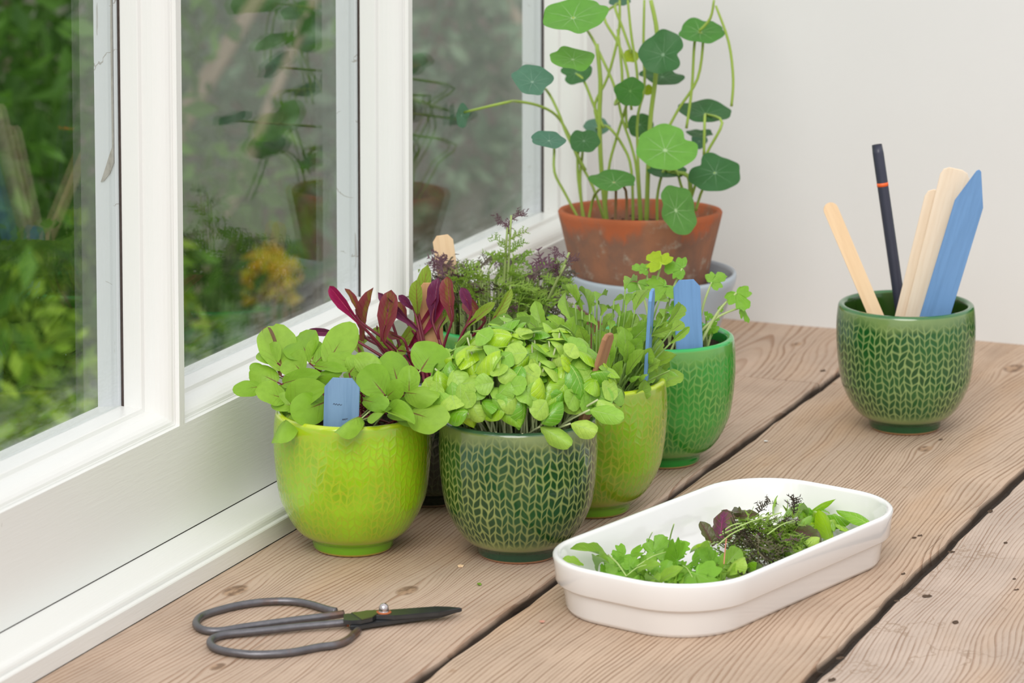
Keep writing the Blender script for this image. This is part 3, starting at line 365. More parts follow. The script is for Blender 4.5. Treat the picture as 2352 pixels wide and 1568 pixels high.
# ---------------------------------------------------------------- ground and planting outside
def ground_mat():
    N = NT('garden_ground', .95, .1); co = N.obco()
    a = N.ramp(N.noise(co, 2.2, 6, .65), [(.3, (.06, .10, .015)), (.5, (.14, .24, .03)), (.62, (.22, .32, .04)), (.75, (.16, .12, .07))])
    N.col(a); N.bump(N.noise(co, 30, 4), .03); return N.m
bm = bmesh.new(); box(bm, -14, -.11, -4, 14, -1.7, -1.4455)
g = from_bm('floor_1', bm, ground_mat()); g['kind'] = 'structure'
bm = bmesh.new(); box(bm, -.11, 6, -4, 12, -.95, -.7505)
g = from_bm('floor', bm, plain('stone_floor', (.42, .38, .33), .8, .2, 0, .15, 3)); g['kind'] = 'structure'
KS = 1.5
def far(p): return tuple(c+KS*(q-c) for q, c in zip(p, (.994, -2.0, .64)))
def bank_mat():
    N = NT('bare_earth_bank', .95, .1); co = N.obco()
    a = N.ramp(N.noise(N.scl(co, (1, 1, 1.6)), 2.6, 6, .62), [(.32, (.12, .09, .075)), (.46, (.24, .20, .17)), (.56, (.19, .22, .15)), (.68, (.34, .29, .24))])
    N.col(a); N.bump(N.noise(co, 12, 5), .06); return N.m
def bank():
    nx, ny = 50, 16; v, f = [], []; r = random.Random(8)
    for j in range(ny+1):
        for i in range(nx+1):
            x = -5.2+i/nx*5.0; t = j/ny
            z = -.77+1.9*t**.8+.12*math.sin(x*3+t*4)+.1*math.sin(x*7+t*9)*t
            v.append(far((x, 3.6+1.3*t+.12*math.sin(x*5+t*7)+.25*math.sin(x*1.7), z if j else -.9)))
    for j in range(ny):
        for i in range(nx): a = j*(nx+1)+i; f.append((a, a+1, a+nx+2, a+nx+1))
    return mesh('earth_bank', v, f, True, None, bank_mat())
tag(obj('earth_bank', bank()), 'brown earth bank blurred behind the middle and far window panes', 'bank')
def fol_mat(name, c1, c2, tr=.35):
    N = NT(name, .55, .3); oi = N.n('NewGeometry').outputs['Random Per Island']
    N.col(N.mix(oi, c1, c2)); t = N.n('BsdfTranslucent'); N.put(t.inputs[0], N.mix(oi, c1, c2))
    mx = N.n('MixShader'); mx.inputs[0].default_value = tr; N.lk(N.b.outputs[0], mx.inputs[1]); N.lk(t.outputs[0], mx.inputs[2]); N.lk(mx.outputs[0], N.out.inputs[0]); return N.m
def foliage(n, rx, ry, rz, size, seed, hollow=.55):
    r = np.random.default_rng(seed); d = r.normal(size=(n, 3)); d /= np.linalg.norm(d, axis=1)[:, None]
    rad = hollow+(1-hollow)*r.random(n)**.6; lump = 1+.22*np.sin(d[:, 0]*5+seed)*np.cos(d[:, 2]*6+seed)+.15*np.sin(d[:, 1]*9)
    c = d*rad[:, None]*lump[:, None]*np.array([rx, ry, rz])
    nr = d*.6+r.normal(size=(n, 3))*.6; nr /= np.linalg.norm(nr, axis=1)[:, None]
    a = np.cross(nr, r.normal(size=(n, 3))); a /= np.linalg.norm(a, axis=1)[:, None]; b = np.cross(nr, a)
    s = size*(.6+.8*r.random(n))[:, None]
    V = np.stack([c-a*s, c-b*s*.42+nr*s*.1, c+a*s, c+b*s*.42+nr*s*.1], 1).reshape(-1, 3)
    return V, [(4*i, 4*i+1, 4*i+2, 4*i+3) for i in range(n)]
BR = plain('shrub_bark', (.22, .16, .12), .9, .1, 0, .3, 40)
def shrub(loc, rad, n, size, mat, seed, label, hollow=.5):
    gz = -.75
    if loc[0] < .5: loc = far(loc); rad = tuple(q*KS for q in rad); size *= 1.3; gz = -1.445
    t = empty('garden_shrub', (loc[0], loc[1], gz), label, 'shrub', 'shrubs in the garden outside the window')
    V, F = foliage(n, rad[0], rad[1], rad[2], size, seed, hollow)
    V[:, 2] += loc[2]-gz
    fo = obj('foliage', mesh('foliage', V, F, False, None, mat), t); fo['kind'] = 'stuff'
    r = random.Random(seed); vs, fs = [], []
    for k in range(7):
        a = k/7*6.28; e = (math.cos(a)*rad[0]*.6, math.sin(a)*rad[1]*.6, loc[2]-gz+r.uniform(-.1, .5)*rad[2])
        v, f, _ = tube(None, [(math.cos(a)*.03, math.sin(a)*.03, 0), (e[0]*.3+.02, e[1]*.3, e[2]*.45), e], [.014, .009, .004], None, None, sides=5, res=3)
        fs += [tuple(i+len(vs) for i in q) for q in f]; vs += v
    obj('stems', mesh('stems', vs, fs, True, None, BR), t); return t
G1 = fol_mat('dark_green_foliage', (.04, .11, .015), (.12, .27, .035)); G2 = fol_mat('bright_green_foliage', (.15, .31, .02), (.34, .50, .05))
G3 = fol_mat('bluish_foliage', (.16, .27, .17), (.30, .42, .28)); G4 = fol_mat('brown_foliage', (.17, .11, .07), (.36, .26, .17)); G5 = fol_mat('yellow_flower_heads', (.72, .42, .02), (.58, .58, .05))
shrub((-1.35, 1.15, .10), (.75, .5, .62), 13000, .022, G1, 1, 'dark green leafy shrub nearest behind the first window pane', .35)
shrub((-2.1, 1.9, .45), (.8, .7, .9), 12000, .026, G1, 2, 'tall dark green shrub at the back of the first pane')
shrub((-1.0, .95, -.38), (.5, .38, .28), 9000, .016, G2, 3, 'low bright green ground plant close below the first pane', .3)
shrub((-1.0, 1.36, -.40), (.42, .36, .24), 7000, .016, G2, 4, 'low green ground plant below the middle pane', .3)
shrub((-1.35, 1.9, -.30), (.5, .45, .3), 5000, .022, G1, 5, 'dark low shrub at the foot of the earth bank behind the middle pane', .3)
shrub((-1.5, 3.3, -.05), (.5, .35, .42), 3500, .028, G3, 6, 'loose bluish green shrub in front of the earth bank')
shrub((-.75, 3.2, -.3), (.38, .3, .3), 2500, .026, G3, 7, 'small bluish green shrub seen low through the far pane')
shrub((-2.3, 3.2, .2), (.5, .4, .5), 3500, .026, G4, 8, 'brown leaved shrub against the earth bank')
shrub((1.6, 2.6, .1), (.9, .5, .8), 5000, .04, G1, 9, 'dark shrub beyond the end of the white end wall')
shrub((.8, 1.9, -.05), (.45, .4, .7), 5000, .035, G1, 10, 'dark shrub reflected in the first pane, just past the end wall')
shrub((-.80, 1.62, -.19), (.034, .034, .032), 600, .009, G5, 11, 'clump of yellow orange flowers outside the middle pane', .2)
# pale bare canes leaning across the bank
cane = plain('dry_cane', (.36, .29, .22), .8, .2, 0, .2, 30)
rc = random.Random(21)
for i in range(16):
    x = rc.uniform(-3.2, -.4); y = 3.1+rc.uniform(-.5, .25); l = rc.uniform(-1.1, 1.1)
    o = tube_obj('bare_cane', [far(q) for q in ((x, y, -.76), (x+l*.45, y+.15, .05), (x+l, y+.25, .8+rc.uniform(-.1, .4)))], [.018, .013, .007], None, cane, sides=6)
    tag(o, 'dry brown cane leaning in front of the earth bank', 'branch', 'bare canes in front of the earth bank')
# ---------------------------------------------------------------- glazed pots with pressed herringbone
PP = [(0, 0), (.0236, 0), (.0250, .0006), (.0262, .0022), (.0266, .0050), (.0272, .0068), (.0290, .0082), (.0338, .0112), (.0378, .0152), (.0424, .0224), (.0458, .0297), (.0482, .0369), (.0503, .0512), (.0514, .0655), (.0515, .0760), (.0511, .0850), (.0505, .0895),
      (.0500, .0911), (.0488, .0920), (.0472, .0921), (.0458, .0914), (.0450, .0895), (.0447, .0850), (.0455, .0600), (.0430, .0370), (.0360, .0210), (.0200, .0140), (0, .0130)]
def pot_mesh():
    P = [Vector(p) for p in PP]; s = [0]
    for i in range(1, len(P)): s.append(s[-1]+(P[i]-P[i-1]).length)
    # resample: fine on the outer wall, coarser inside
    samp = []
    for i in range(len(P)-1):
        fine = P[i].y >= .006 and P[i+1].y <= .0896 and i < 17
        k = max(1, int((P[i+1]-P[i]).length/(.00055 if fine else .004)))
        for j in range(k):
            t = j/k; p0, p1, p2, p3 = P[max(i-1, 0)], P[i], P[i+1], P[min(i+2, len(P)-1)]
            if i in (0, 1, 26) or i < 1: q = p1.lerp(p2, t)
            else: q = .5*((2*p1)+(p2-p0)*t+(2*p0-5*p1+4*p2-p3)*t*t+(3*p1-p0-3*p2+p3)*t**3)
            samp.append((max(q.x, 0), q.y, i < 16))
    samp.append((0, PP[-1][1], False))
    S = np.array([(a, b) for a, b, _ in samp]); outer = np.array([c for *_, c in samp])
    nt_ = 34*28; th = np.arange(nt_)/nt_*2*np.pi
    R, TH = np.meshgrid(S[:, 0], th, indexing='ij'); Z = np.repeat(S[:, 1][:, None], nt_, 1)
    wob = .11*np.sin(TH*5+Z*160)+.12*np.sin(TH*11+1+Z*90)+.10*np.sin(TH*17+2-Z*420)
    c = TH/(2*np.pi)*34+wob*.6; fu = np.abs((c % 1)*2-1)
    vv = Z/.0058-.70*fu+.14*np.sin(TH*7+Z*60)+.10*np.sin(c*2.1)+.08*np.sin(TH*13+Z*310)
    fv = vv % 1; wcol = 2*np.pi*R/68
    du = np.minimum(fu, 1-fu)*wcol; dv = np.minimum(fv, 1-fv)*.0049
    k = .0011; h = np.clip(.5+.5*(dv-du)/k, 0, 1); d = dv*(1-h)+du*h-k*h*(1-h)
    rel = np.clip((d-.00002)/.00085, 0, 1); rel = rel*rel*(3-2*rel)
    top = .0885+.002*np.sin(TH*3)+.0015*np.sin(TH*7)
    fade = np.clip((Z-.0125)/.006, 0, 1)*np.clip((top-Z)/.008, 0, 1); rel = rel*fade*outer[:, None]
    disp = -.00012*rel
    Rr = R+disp; V = np.stack([Rr*np.cos(TH), Rr*np.sin(TH), Z], -1).reshape(-1, 3)
    m = len(S); I = (np.arange(m-1)[:, None]*nt_+np.arange(nt_)[None]).ravel(); J = (np.arange(m-1)[:, None]*nt_+(np.arange(nt_)+1)[None] % nt_).ravel()
    F = np.stack([I, J, J+nt_, I+nt_], 1)
    me = bpy.data.meshes.new('glazed_pot'); me.vertices.add(len(V)); me.vertices.foreach_set('co', V.ravel())
    me.loops.add(F.size); me.loops.foreach_set('vertex_index', F.ravel().astype(np.int32))
    me.polygons.add(len(F)); me.polygons.foreach_set('loop_start', (np.arange(len(F))*4).astype(np.int32)); me.polygons.foreach_set('loop_total', np.full(len(F), 4, np.int32))
    me.update(calc_edges=True); me.polygons.foreach_set('use_smooth', [True]*len(F))
    at = me.attributes.new('relief', 'FLOAT', 'POINT'); at.data.foreach_set('value', rel.ravel().astype(np.float32))
    return me
POTM = pot_mesh(); POTM.materials.append(None)
def glaze(name, cell, ridge, rim, foot, clay, strength=1.0, crackle=0.0, inner=None, blotch=.5, scale=1.0):
    N = NT(name, .16, .5); co = N.obco(); s = N.n('SeparateXYZ'); N.lk(co, s.inputs[0]); Z = s.outputs[2]
    at = N.n('Attribute', attribute_name='relief'); rel = at.outputs['Fac']
    b1 = N.noise(co, 26, 4, .55); b2 = N.noise(co, 70, 3)
    cc = N.mix(N.step(b1, .3, .7), tuple(x*.8 for x in cell), tuple(min(1, x*1.35) for x in cell))
    rc_ = N.mix(N.step(b1, .35, .65), ridge, tuple(r*(1-blotch)+c*blotch for r, c in zip(ridge, cell)))
    f = N.math('MULTIPLY', rel, N.math('ADD', strength*.8, N.math('MULTIPLY', b2, strength*.4)), clamp=True)
    body = N.mix(f, rc_, cc)
    body = N.mix(N.math('MULTIPLY', N.math('MULTIPLY', N.step(Z, .079, .087), N.step(Z, .0925, .089)), .55), body, tuple((r+c)/2 for r, c in zip(ridge, cell)))
    body = N.mix(N.step(Z, .0895, .0912), body, rim)
    body = N.mix(N.step(Z, .0125, .0075), body, foot)
    if crackle:
        v = N.n('TexVoronoi', feature='DISTANCE_TO_EDGE'); v.inputs['Scale'].default_value = 150
        nd = N.n('VectorMath', operation='ADD'); N.lk(co, nd.inputs[0]); sc2 = N.n('VectorMath', operation='SCALE'); N.lk(N.noise(co, 60, 3, .6, 0, 1), sc2.inputs[0]); sc2.inputs['Scale'].default_value = .012
        N.lk(sc2.outputs[0], nd.inputs[1]); N.lk(nd.outputs[0], v.inputs['Vector'])
        ln = N.math('MULTIPLY', N.math('MULTIPLY', N.math('LESS_THAN', v.outputs['Distance'], .028), N.math('LESS_THAN', Z, .089)), N.math('GREATER_THAN', Z, .011))
        body = N.mix(N.math('MULTIPLY', ln, crackle), body, (ridge[0]*1.15, ridge[1]*.85, ridge[2]))
    body = N.mix(N.step(Z, .0024, .0014), body, clay)
    r2 = N.n('VectorMath', operation='LENGTH'); cx = N.n('CombineXYZ'); N.lk(s.outputs[0], cx.inputs[0]); N.lk(s.outputs[1], cx.inputs[1]); N.lk(cx.outputs[0], r2.inputs[0])
    if inner:
        ins = N.math('MULTIPLY', N.math('LESS_THAN', r2.outputs['Value'], .0462), N.math('GREATER_THAN', Z, .0129)); ins = N.math('MULTIPLY', ins, N.math('LESS_THAN', Z, .0905))
        hi = N.math('MULTIPLY', ins, N.math('GREATER_THAN', Z, .047)); body = N.mix(hi, body, inner)
        lo = N.math('MULTIPLY', N.math('LESS_THAN', Z, .047), N.math('LESS_THAN', r2.outputs['Value'], .022)); body = N.mix(N.math('MULTIPLY', lo, N.math('GREATER_THAN', Z, .0129)), body, inner)
    N.col(body); N.put(N.b.inputs['Roughness'], N.math('ADD', .10, N.math('MULTIPLY', b2, .14)))
    N.b.inputs['Coat Weight'].default_value = .5; N.b.inputs['Coat Roughness'].default_value = .06
    N.bump(N.math('ADD', b1, N.math('MULTIPLY', b2, .4)), .0008, .35); return N.m
GZ = {
 'lime': glaze('lime_crackle_glaze', (.24, .47, .006), (.36, .49, .014), (.46, .58, .02), (.17, .42, .012), (.45, .36, .05), .80, .55, (.25, .4, .02), .45),
 'olive': glaze('olive_lime_glaze', (.17, .36, .010), (.36, .42, .035), (.52, .66, .02), (.16, .38, .012), (.35, .26, .05), .85, .3, (.25, .4, .02), .4),
 'green': glaze('mid_green_glaze', (.018, .24, .022), (.17, .38, .075), (.02, .40, .08), (.015, .28, .03), (.45, .33, .12), .9, .0, (.02, .2, .03), .55),
 'dark': glaze('dark_green_glaze', (.006, .050, .012), (.27, .32, .10), (.045, .115, .055), (.012, .065, .032), (.42, .20, .10), 1.0, .0, (.02, .06, .03), .28),
 'tool': glaze('deep_green_glaze', (.006, .072, .013), (.24, .34, .115), (.03, .14, .035), (.01, .08, .025), (.40, .22, .10), 1.0, .0, (.03, .08, .012), .25),
 'black': glaze('blackish_green_glaze', (.004, .013, .008), (.07, .09, .045), (.02, .05, .03), (.008, .018, .012), (.25, .16, .1), 1.0, .0, (.01, .03, .02), .5),
}
def pot(parent, gz, rot=0, sz=1.0):
    o = bpy.data.objects.new('pot', POTM); link(o, parent); o.rotation_euler.z = rot; o.scale = (1, 1, sz)
    o.material_slots[0].link = 'OBJECT'; o.material_slots[0].material = GZ[gz]; return o
SOIL = plain('dark_potting_soil', (.035, .024, .017), .95, .1, 0, .6, 420)
def soil(parent, R, z, seed=0):
    r = random.Random(seed); bm = bmesh.new()
    n = 26; rings = [[bm.verts.new((R*k/8*math.cos(a/n*6.2832), R*k/8*math.sin(a/n*6.2832), z+r.uniform(-.0012, .0014)+.002*(1-k/8))) for a in range(n)] for k in range(1, 9)]
    c0 = bm.verts.new((0, 0, z+.003))
    for a in range(n): bm.faces.new((c0, rings[0][a], rings[0][(a+1) % n]))
    for k in range(7):
        for a in range(n): bm.faces.new((rings[k][a], rings[k+1][a], rings[k+1][(a+1) % n], rings[k][(a+1) % n]))
    o = from_bm('soil', bm, SOIL, parent)
    vs, fs = [], []
    for k in range(260):
        a, q = r.uniform(0, 6.28), R*.97*math.sqrt(r.random()); s = r.uniform(.0006, .0017); b = len(vs)
        vs += [(q*math.cos(a)+s*x*r.uniform(.6, 1.2), q*math.sin(a)+s*y*r.uniform(.6, 1.2), z+.0015+s*w_*.8) for x, y, w_ in ((1, 0, 0), (-1, 0, 0), (0, 1, 0), (0, -1, 0), (0, 0, 1))]
        fs += [(b, b+2, b+4), (b+2, b+1, b+4), (b+1, b+3, b+4), (b+3, b, b+4)]
    g = obj('soil_grains', mesh('soil_grains', vs, fs, False, None, SOIL), parent); g['kind'] = 'stuff'; return o
# ---------------------------------------------------------------- leaves
def leaf_mat(name, a, b, vein, veinw=.05, side=.25, tr=.3, rough=.42, tip=None, vfade=0.0, under=None, nside=7, spots=0.0, gloss=.4):
    """a..b colour range from leaf to leaf; vein = midrib colour; v runs across (0..1), u along"""
    N = NT(name, rough, gloss); uv = N.n('UVMap'); s = N.n('SeparateXYZ'); N.lk(uv.outputs[0], s.inputs[0]); V, U = s.outputs[0], s.outputs[1]
    oi = N.n('ObjectInfo'); co = N.obco(); av = N.math('ABSOLUTE', N.math('SUBTRACT', V, .5))
    base = N.mix(oi.outputs['Random'], a, b)
    nz = N.noise(co, 3.5, 4, .6); base = N.mix(N.math('MULTIPLY', N.step(nz, .35, .7), .35), base, tuple(x*.72 for x in a))
    if tip: base = N.mix(N.math('MULTIPLY', N.step(N.math('ADD', nz, N.math('MULTIPLY', av, .6)), .45, .72), .85), base, tip)
    tap = N.math('SUBTRACT', 1.0, N.math('MULTIPLY', U, .75 if not vfade else 1/(vfade+.1)))
    mid = N.step(N.math('SUBTRACT', N.math('MULTIPLY', tap, veinw), N.math('ADD', av, N.math('MULTIPLY', N.math('SUBTRACT', nz, .5), .02 if vfade else 0))), 0.0, veinw*.35)
    sv = N.math('FRACT', N.math('MULTIPLY', N.math('SUBTRACT', U, N.math('MULTIPLY', av, .55)), nside))
    sl = N.math('SUBTRACT', 1.0, N.step(N.math('ABSOLUTE', N.math('SUBTRACT', sv, .5)), .03, .11))
    if vfade: sl = N.math('MULTIPLY', sl, N.math('SUBTRACT', 1.0, N.step(U, vfade*.7, vfade)))
    c = N.mix(N.math('MULTIPLY', sl, side), base, vein); c = N.mix(N.math('MULTIPLY', mid, .85), c, vein)
    if spots: c = N.mix(N.math('MULTIPLY', N.math('GREATER_THAN', N.noise(co, 28, 1), .76), spots), c, (.06, .05, .01))
    if under:
        bf = N.n('NewGeometry').outputs['Backfacing']; c = N.mix(N.math('MULTIPLY', bf, .8), c, under)
    N.col(c); N.bump(N.math('SUBTRACT', nz, N.math('ADD', N.math('MULTIPLY', mid, .4), N.math('MULTIPLY', sl, .25))), .0009, .5)
    if tr:
        t = N.n('BsdfTranslucent'); N.lk(N.mix(.35, c, (.55, .85, .1), 'MIX') if a[1] > a[0] else c, t.inputs[0])
        mx = N.n('MixShader'); mx.inputs[0].default_value = tr; N.lk(N.b.outputs[0], mx.inputs[1]); N.lk(t.outputs[0], mx.inputs[2]); N.lk(mx.outputs[0], N.out.inputs[0])
    return N.m
def leaf_mesh(name, w, mat, fold=.12, curl=.12, dome=.0, wave=0.0, wn=3, nu=12, nv=6, twist=0.0, seed=0):
    """unit leaf: base at origin, tip at +y, half-breadth w(u)*.5 along x, top towards +z"""
    v, uv, f = [], [], []; m = nv*2
    for i in range(nu+1):
        u = i/nu; hw = max(w(u), .004)*.5
        for j in range(m+1):
            q = (j-nv)/nv; x = q*hw
            z = fold*abs(q)*hw*2-curl*(u-.25)**2*1.6-dome*(q*q)*hw*1.6+wave*math.sin(u*wn*6.28+(1.5 if q > 0 else 0)+seed)*q*q*.3
            x2 = x*math.cos(twist*u)-z*math.sin(twist*u); z2 = x*math.sin(twist*u)+z*math.cos(twist*u)
            v.append((x2, u, z2)); uv.append(((q+1)/2, u))
    for i in range(nu):
        for j in range(m): a = i*(m+1)+j; f.append((a, a+1, a+m+2, a+m+1))
    return mesh(name, v, f, True, uv, mat)
def place(o, B, T, wd, hint, roll=0.0):
    B, T = Vector(B), Vector(T); y = T-B; L = y.length; y.normalize(); n = Vector(hint); n = (n-y*n.dot(y))
    if n.length < 1e-4: n = y.orthogonal()
    n.normalize(); x = y.cross(n)
    if roll: R = Matrix.Rotation(roll, 3, y); x, n = R@x, R@n
    mt = Matrix(((x.x*wd, y.x*L, n.x*(L+wd)/2, B.x), (x.y*wd, y.y*L, n.y*(L+wd)/2, B.y), (x.z*wd, y.z*L, n.z*(L+wd)/2, B.z), (0, 0, 0, 1)))
    if o.parent: mt = Matrix.Translation(-o.parent.location)@mt
    o.matrix_local = mt; return o
def leaf(name, me, parent, B, T, wd, hint, roll=0): 
    o = bpy.data.objects.new(name, me); link(o, parent); return place(o, B, T, wd, hint, roll)
def loc(p, parent): return tuple(a-b for a, b in zip(p, parent.location))
CAMH = Vector((.38, -.92, .0))
S_ov = lambda u: (max(0., 1-(2*min(1, u*.96+.03)-1)**2))**.5*(1.04-.12*abs(u-.6))
S_round = lambda u: math.sqrt(max(0, 1-(2*u-1)**2))**.85*(1.0)
S_strap = lambda u: (.26+.74*min(1, u/.5)**1.3 if u < .5 else 1.0)*math.sqrt(max(0, 1-max(0, (u-.66)/.34)**2))
S_basil = lambda u: math.sin(math.pi*u**.82)**.75*(1.02-.15*u)
S_cot = lambda u: min(1, (u/.42))**.6*math.sqrt(max(0, 1-max(0, (u-.35)/.65)**2.6))
S_rock = lambda u: (.22+.78*min(1, u/.4)**1.2)*math.sqrt(max(0, 1-max(0, (u-.6)/.4)**2))*(1+.10*math.sin(u*26))
m_ch = leaf_mat('chard_leaf_green', (.24, .46, .03), (.34, .56, .06), (.20, .02, .035), .045, .10, .32, .45, None, .5, (.30, .46, .13), 7, .25)
m_chd = leaf_mat('chard_leaf_young', (.17, .10, .04), (.20, .11, .05), (.28, .03, .06), .06, .25, .2, .4)
m_bm = leaf_mat('beet_leaf_magenta', (.36, .02, .10), (.50, .05, .15), (.55, .03, .12), .07, .3, .25, .32, None, 0, None, 9)
m_bo = leaf_mat('beet_leaf_olive', (.32, .24, .04), (.26, .14, .05), (.34, .02, .07), .08, .7, .32, .35, (.30, .05, .08), 0, None, 9)
m_bp = leaf_mat('beet_leaf_purple', (.16, .03, .09), (.22, .05, .12), (.26, .02, .08), .07, .4, .2, .3, None, 0, None, 9)
m_bg = leaf_mat('beet_leaf_green', (.24, .38, .04), (.32, .46, .05), (.30, .015, .06), .07, .45, .32, .4, None, 0, None, 8)
m_ba = leaf_mat('basil_leaf', (.15, .41, .02), (.46, .70, .02), (.50, .70, .16), .03, .30, .22, .24, None, 0, (.34, .5, .16), 6, 0, .6)
m_bc = leaf_mat('basil_seed_leaf', (.24, .50, .05), (.48, .68, .11), (.42, .62, .18), .03, .0, .24, .36, None, 0, (.34, .52, .16), 5)
m_ro = leaf_mat('rocket_leaf', (.22, .42, .045), (.34, .56, .06), (.34, .45, .16), .045, .18, .3, .42, None, 0, (.24, .40, .12), 6)
m_rv = leaf_mat('rocket_leaf_dark_vein', (.22, .40, .04), (.32, .50, .06), (.10, .045, .05), .035, .12, .3, .42, None, 0, (.28, .42, .12), 6)
m_stem_r = plain('red_stem', (.17, .018, .035), .4, .4, 0, .35, 60); m_stem_g = plain('pale_green_stem', (.42, .52, .20), .5, .4, 0, .15, 60)
m_stem_n = plain('nasturtium_stem', (.30, .42, .07), .45, .4, 0, .2, 30); m_stem_nr = plain('reddish_nasturtium_stem', (.32, .20, .09), .45, .4, 0, .25, 40)
L_ch = [leaf_mesh('chard_leaf_blade', S_ov, m_ch, *a) for a in ((.10, .10, .0, .10, 2), (.22, .22, .0, .05, 1), (-.05, .18, .12, .14, 1), (.04, .05, .08, .08, 2))]
L_chd = leaf_mesh('chard_leaf_young_blade', S_strap, m_chd, .1, .1)
L_chn = leaf_mesh('chard_leaf_notched', lambda u: S_ov(u), m_ch, -.1, .3, .15, .2, 1)
LB = {0: leaf_mesh('beet_blade', S_strap, m_bm, .3, .16, 0, .08, 3), 1: leaf_mesh('beet_blade', S_strap, m_bo, .3, .2, 0, .12, 3), 2: leaf_mesh('beet_blade', S_strap, m_bp, .25, .15, 0, .1, 3), 3: leaf_mesh('beet_blade', S_strap, m_bg, .15, .18, 0, .1, 2)}
L_ba = [leaf_mesh('basil_blade', S_basil, m_ba, *a) for a in ((.10, .35, .55, .03, 2), (.0, .5, .75, .05, 2), (.25, .2, .4, .06, 2))]
L_bc = [leaf_mesh('basil_seed_blade', S_cot, m_bc, *a) for a in ((.05, .1, .2, .04, 1), (.0, .25, .35, .08, 1), (.1, -.1, .1, .04, 1))]
L_ro = [leaf_mesh('rocket_blade', S_rock, m, *a) for m in (m_ro, m_rv) for a in ((.12, .22, .0, .08, 2), (.22, .35, .0, .12, 2))]
rnd = random.Random(77)
# --- lime pot: young chard
ch = empty('potted_chard', (.0522, .0221, 0), 'lime green crackle-glazed pot of round-leaved young chard seedlings', 'potted plant', 'herb pots on the table')
pot(ch, 'lime', 1.1); soil(ch, .0445, .080, 1)
for i, (bx, by, bz, tx, ty, tz, wd, k) in enumerate(CHARD):
    B, T = (bx, by, bz), (tx, ty, tz); up = .55 if bz < .11 else .35
    if k == 2: B = (bx+.006, by-.012, bz); T = (tx+.006, ty-.012, tz)
    h = Vector((.38, -.92, up))+Vector((rnd.uniform(-.35, .35), 0, rnd.uniform(-.1, .5)))
    me = L_chd if k == 1 else (L_chn if k == 2 else L_ch[i % 4])
    o = leaf('leaf', me, ch, B, tuple(b_+(t_-b_)*1.18 for b_, t_ in zip(B, T)), wd*(1.3 if k != 1 else 1.05), h, rnd.uniform(-.18, .18))
    if k == 1: o['label'] = 'narrow red brown young leaf'
    a = rnd.uniform(0, 6.28); q = rnd.uniform(.006, .034); root = (math.cos(a)*q, math.sin(a)*q, .081)
    Bl = loc(B, ch); tube_obj('stem', [root, (Bl[0]*.5+root[0]*.5, Bl[1]*.5+root[1]*.5, root[2]*.35+Bl[2]*.65-.004), Bl], [.0007, .0006, .0005], ch, m_stem_r if i % 3 else m_stem_g, sides=5, res=3)
for k in range(44):   # low leaves that hide the soil and spill over the lip
    a = rnd.uniform(0, 6.28) if k > 9 else rnd.uniform(3.0, 6.0); q = rnd.uniform(.018, .038) if k > 9 else rnd.uniform(.036, .044)
    B = Vector((.0522+math.cos(a)*q, .0221+math.sin(a)*q, rnd.uniform(.090, .106) if k > 9 else rnd.uniform(.095, .099))); T = B+Vector((math.cos(a)+rnd.uniform(-.4, .4), math.sin(a)*.6, rnd.uniform(-.1, .5))).normalized()*rnd.uniform(.013, .019)
    if T.x < -.022 or (min(B.y, T.y) < .006 and min(abs(B.x-.058), abs(T.x-.058)) < .020): continue
    leaf('leaf', L_ch[k % 4], ch, B, T, rnd.uniform(.014, .019), (.38, -.7, .8), rnd.uniform(-.3, .3))
# --- dark pot behind: beet leaves on red stems
bt = empty('potted_beet', (.0500, .1506, 0), 'blackish green glazed pot of red-stemmed beet leaves by the window', 'potted plant', 'herb pots on the table')
pot(bt, 'black', .3); soil(bt, .0445, .082, 2)
for i, (bx, by, bz, tx, ty, tz, wd, k) in enumerate(BEET):
    h = Vector((.38+rnd.uniform(-.5, .5), -.92, rnd.uniform(-.1, .3)))
    leaf('leaf', LB[k], bt, (bx-(tx-bx)*.2, by, bz-(tz-bz)*.2), (tx, ty, tz), wd*1.08, h, rnd.uniform(-.35, .35))
    Bl = Vector(loc((bx, by, bz), bt)); a = rnd.uniform(0, 6.28); q = rnd.uniform(0, .018); root = Vector((Bl.x*.35+math.cos(a)*q, Bl.y*.3+math.sin(a)*q, .082))
    if math.hypot(root.x, root.y) > .036: root = Vector((root.x*.6, root.y*.6, .082))
    d = (Vector((tx, ty, tz))-Vector((bx, by, bz))); d.normalize()
    tube_obj('stem', [root, root.lerp(Bl, .5)+Vector((0, 0, .002)), Bl-d*.004, Bl+d*.006], [.0013, .0011, .0009, .0005], bt, m_stem_r, sides=6, res=4)
for k in range(14):   # clump of low red stalks at the soil
    a, q = rnd.uniform(0, 6.28), rnd.uniform(.01, .036); b = (math.cos(a)*q, math.sin(a)*q)
    tube_obj('stem', [(b[0]*.5, b[1]*.5, .082), (b[0]*.9, b[1]*.9, .095), (b[0]*1.15, b[1]*1.15, .092+rnd.uniform(0, .01))], [.001, .0009, .0005], bt, m_stem_r, sides=5, res=3)
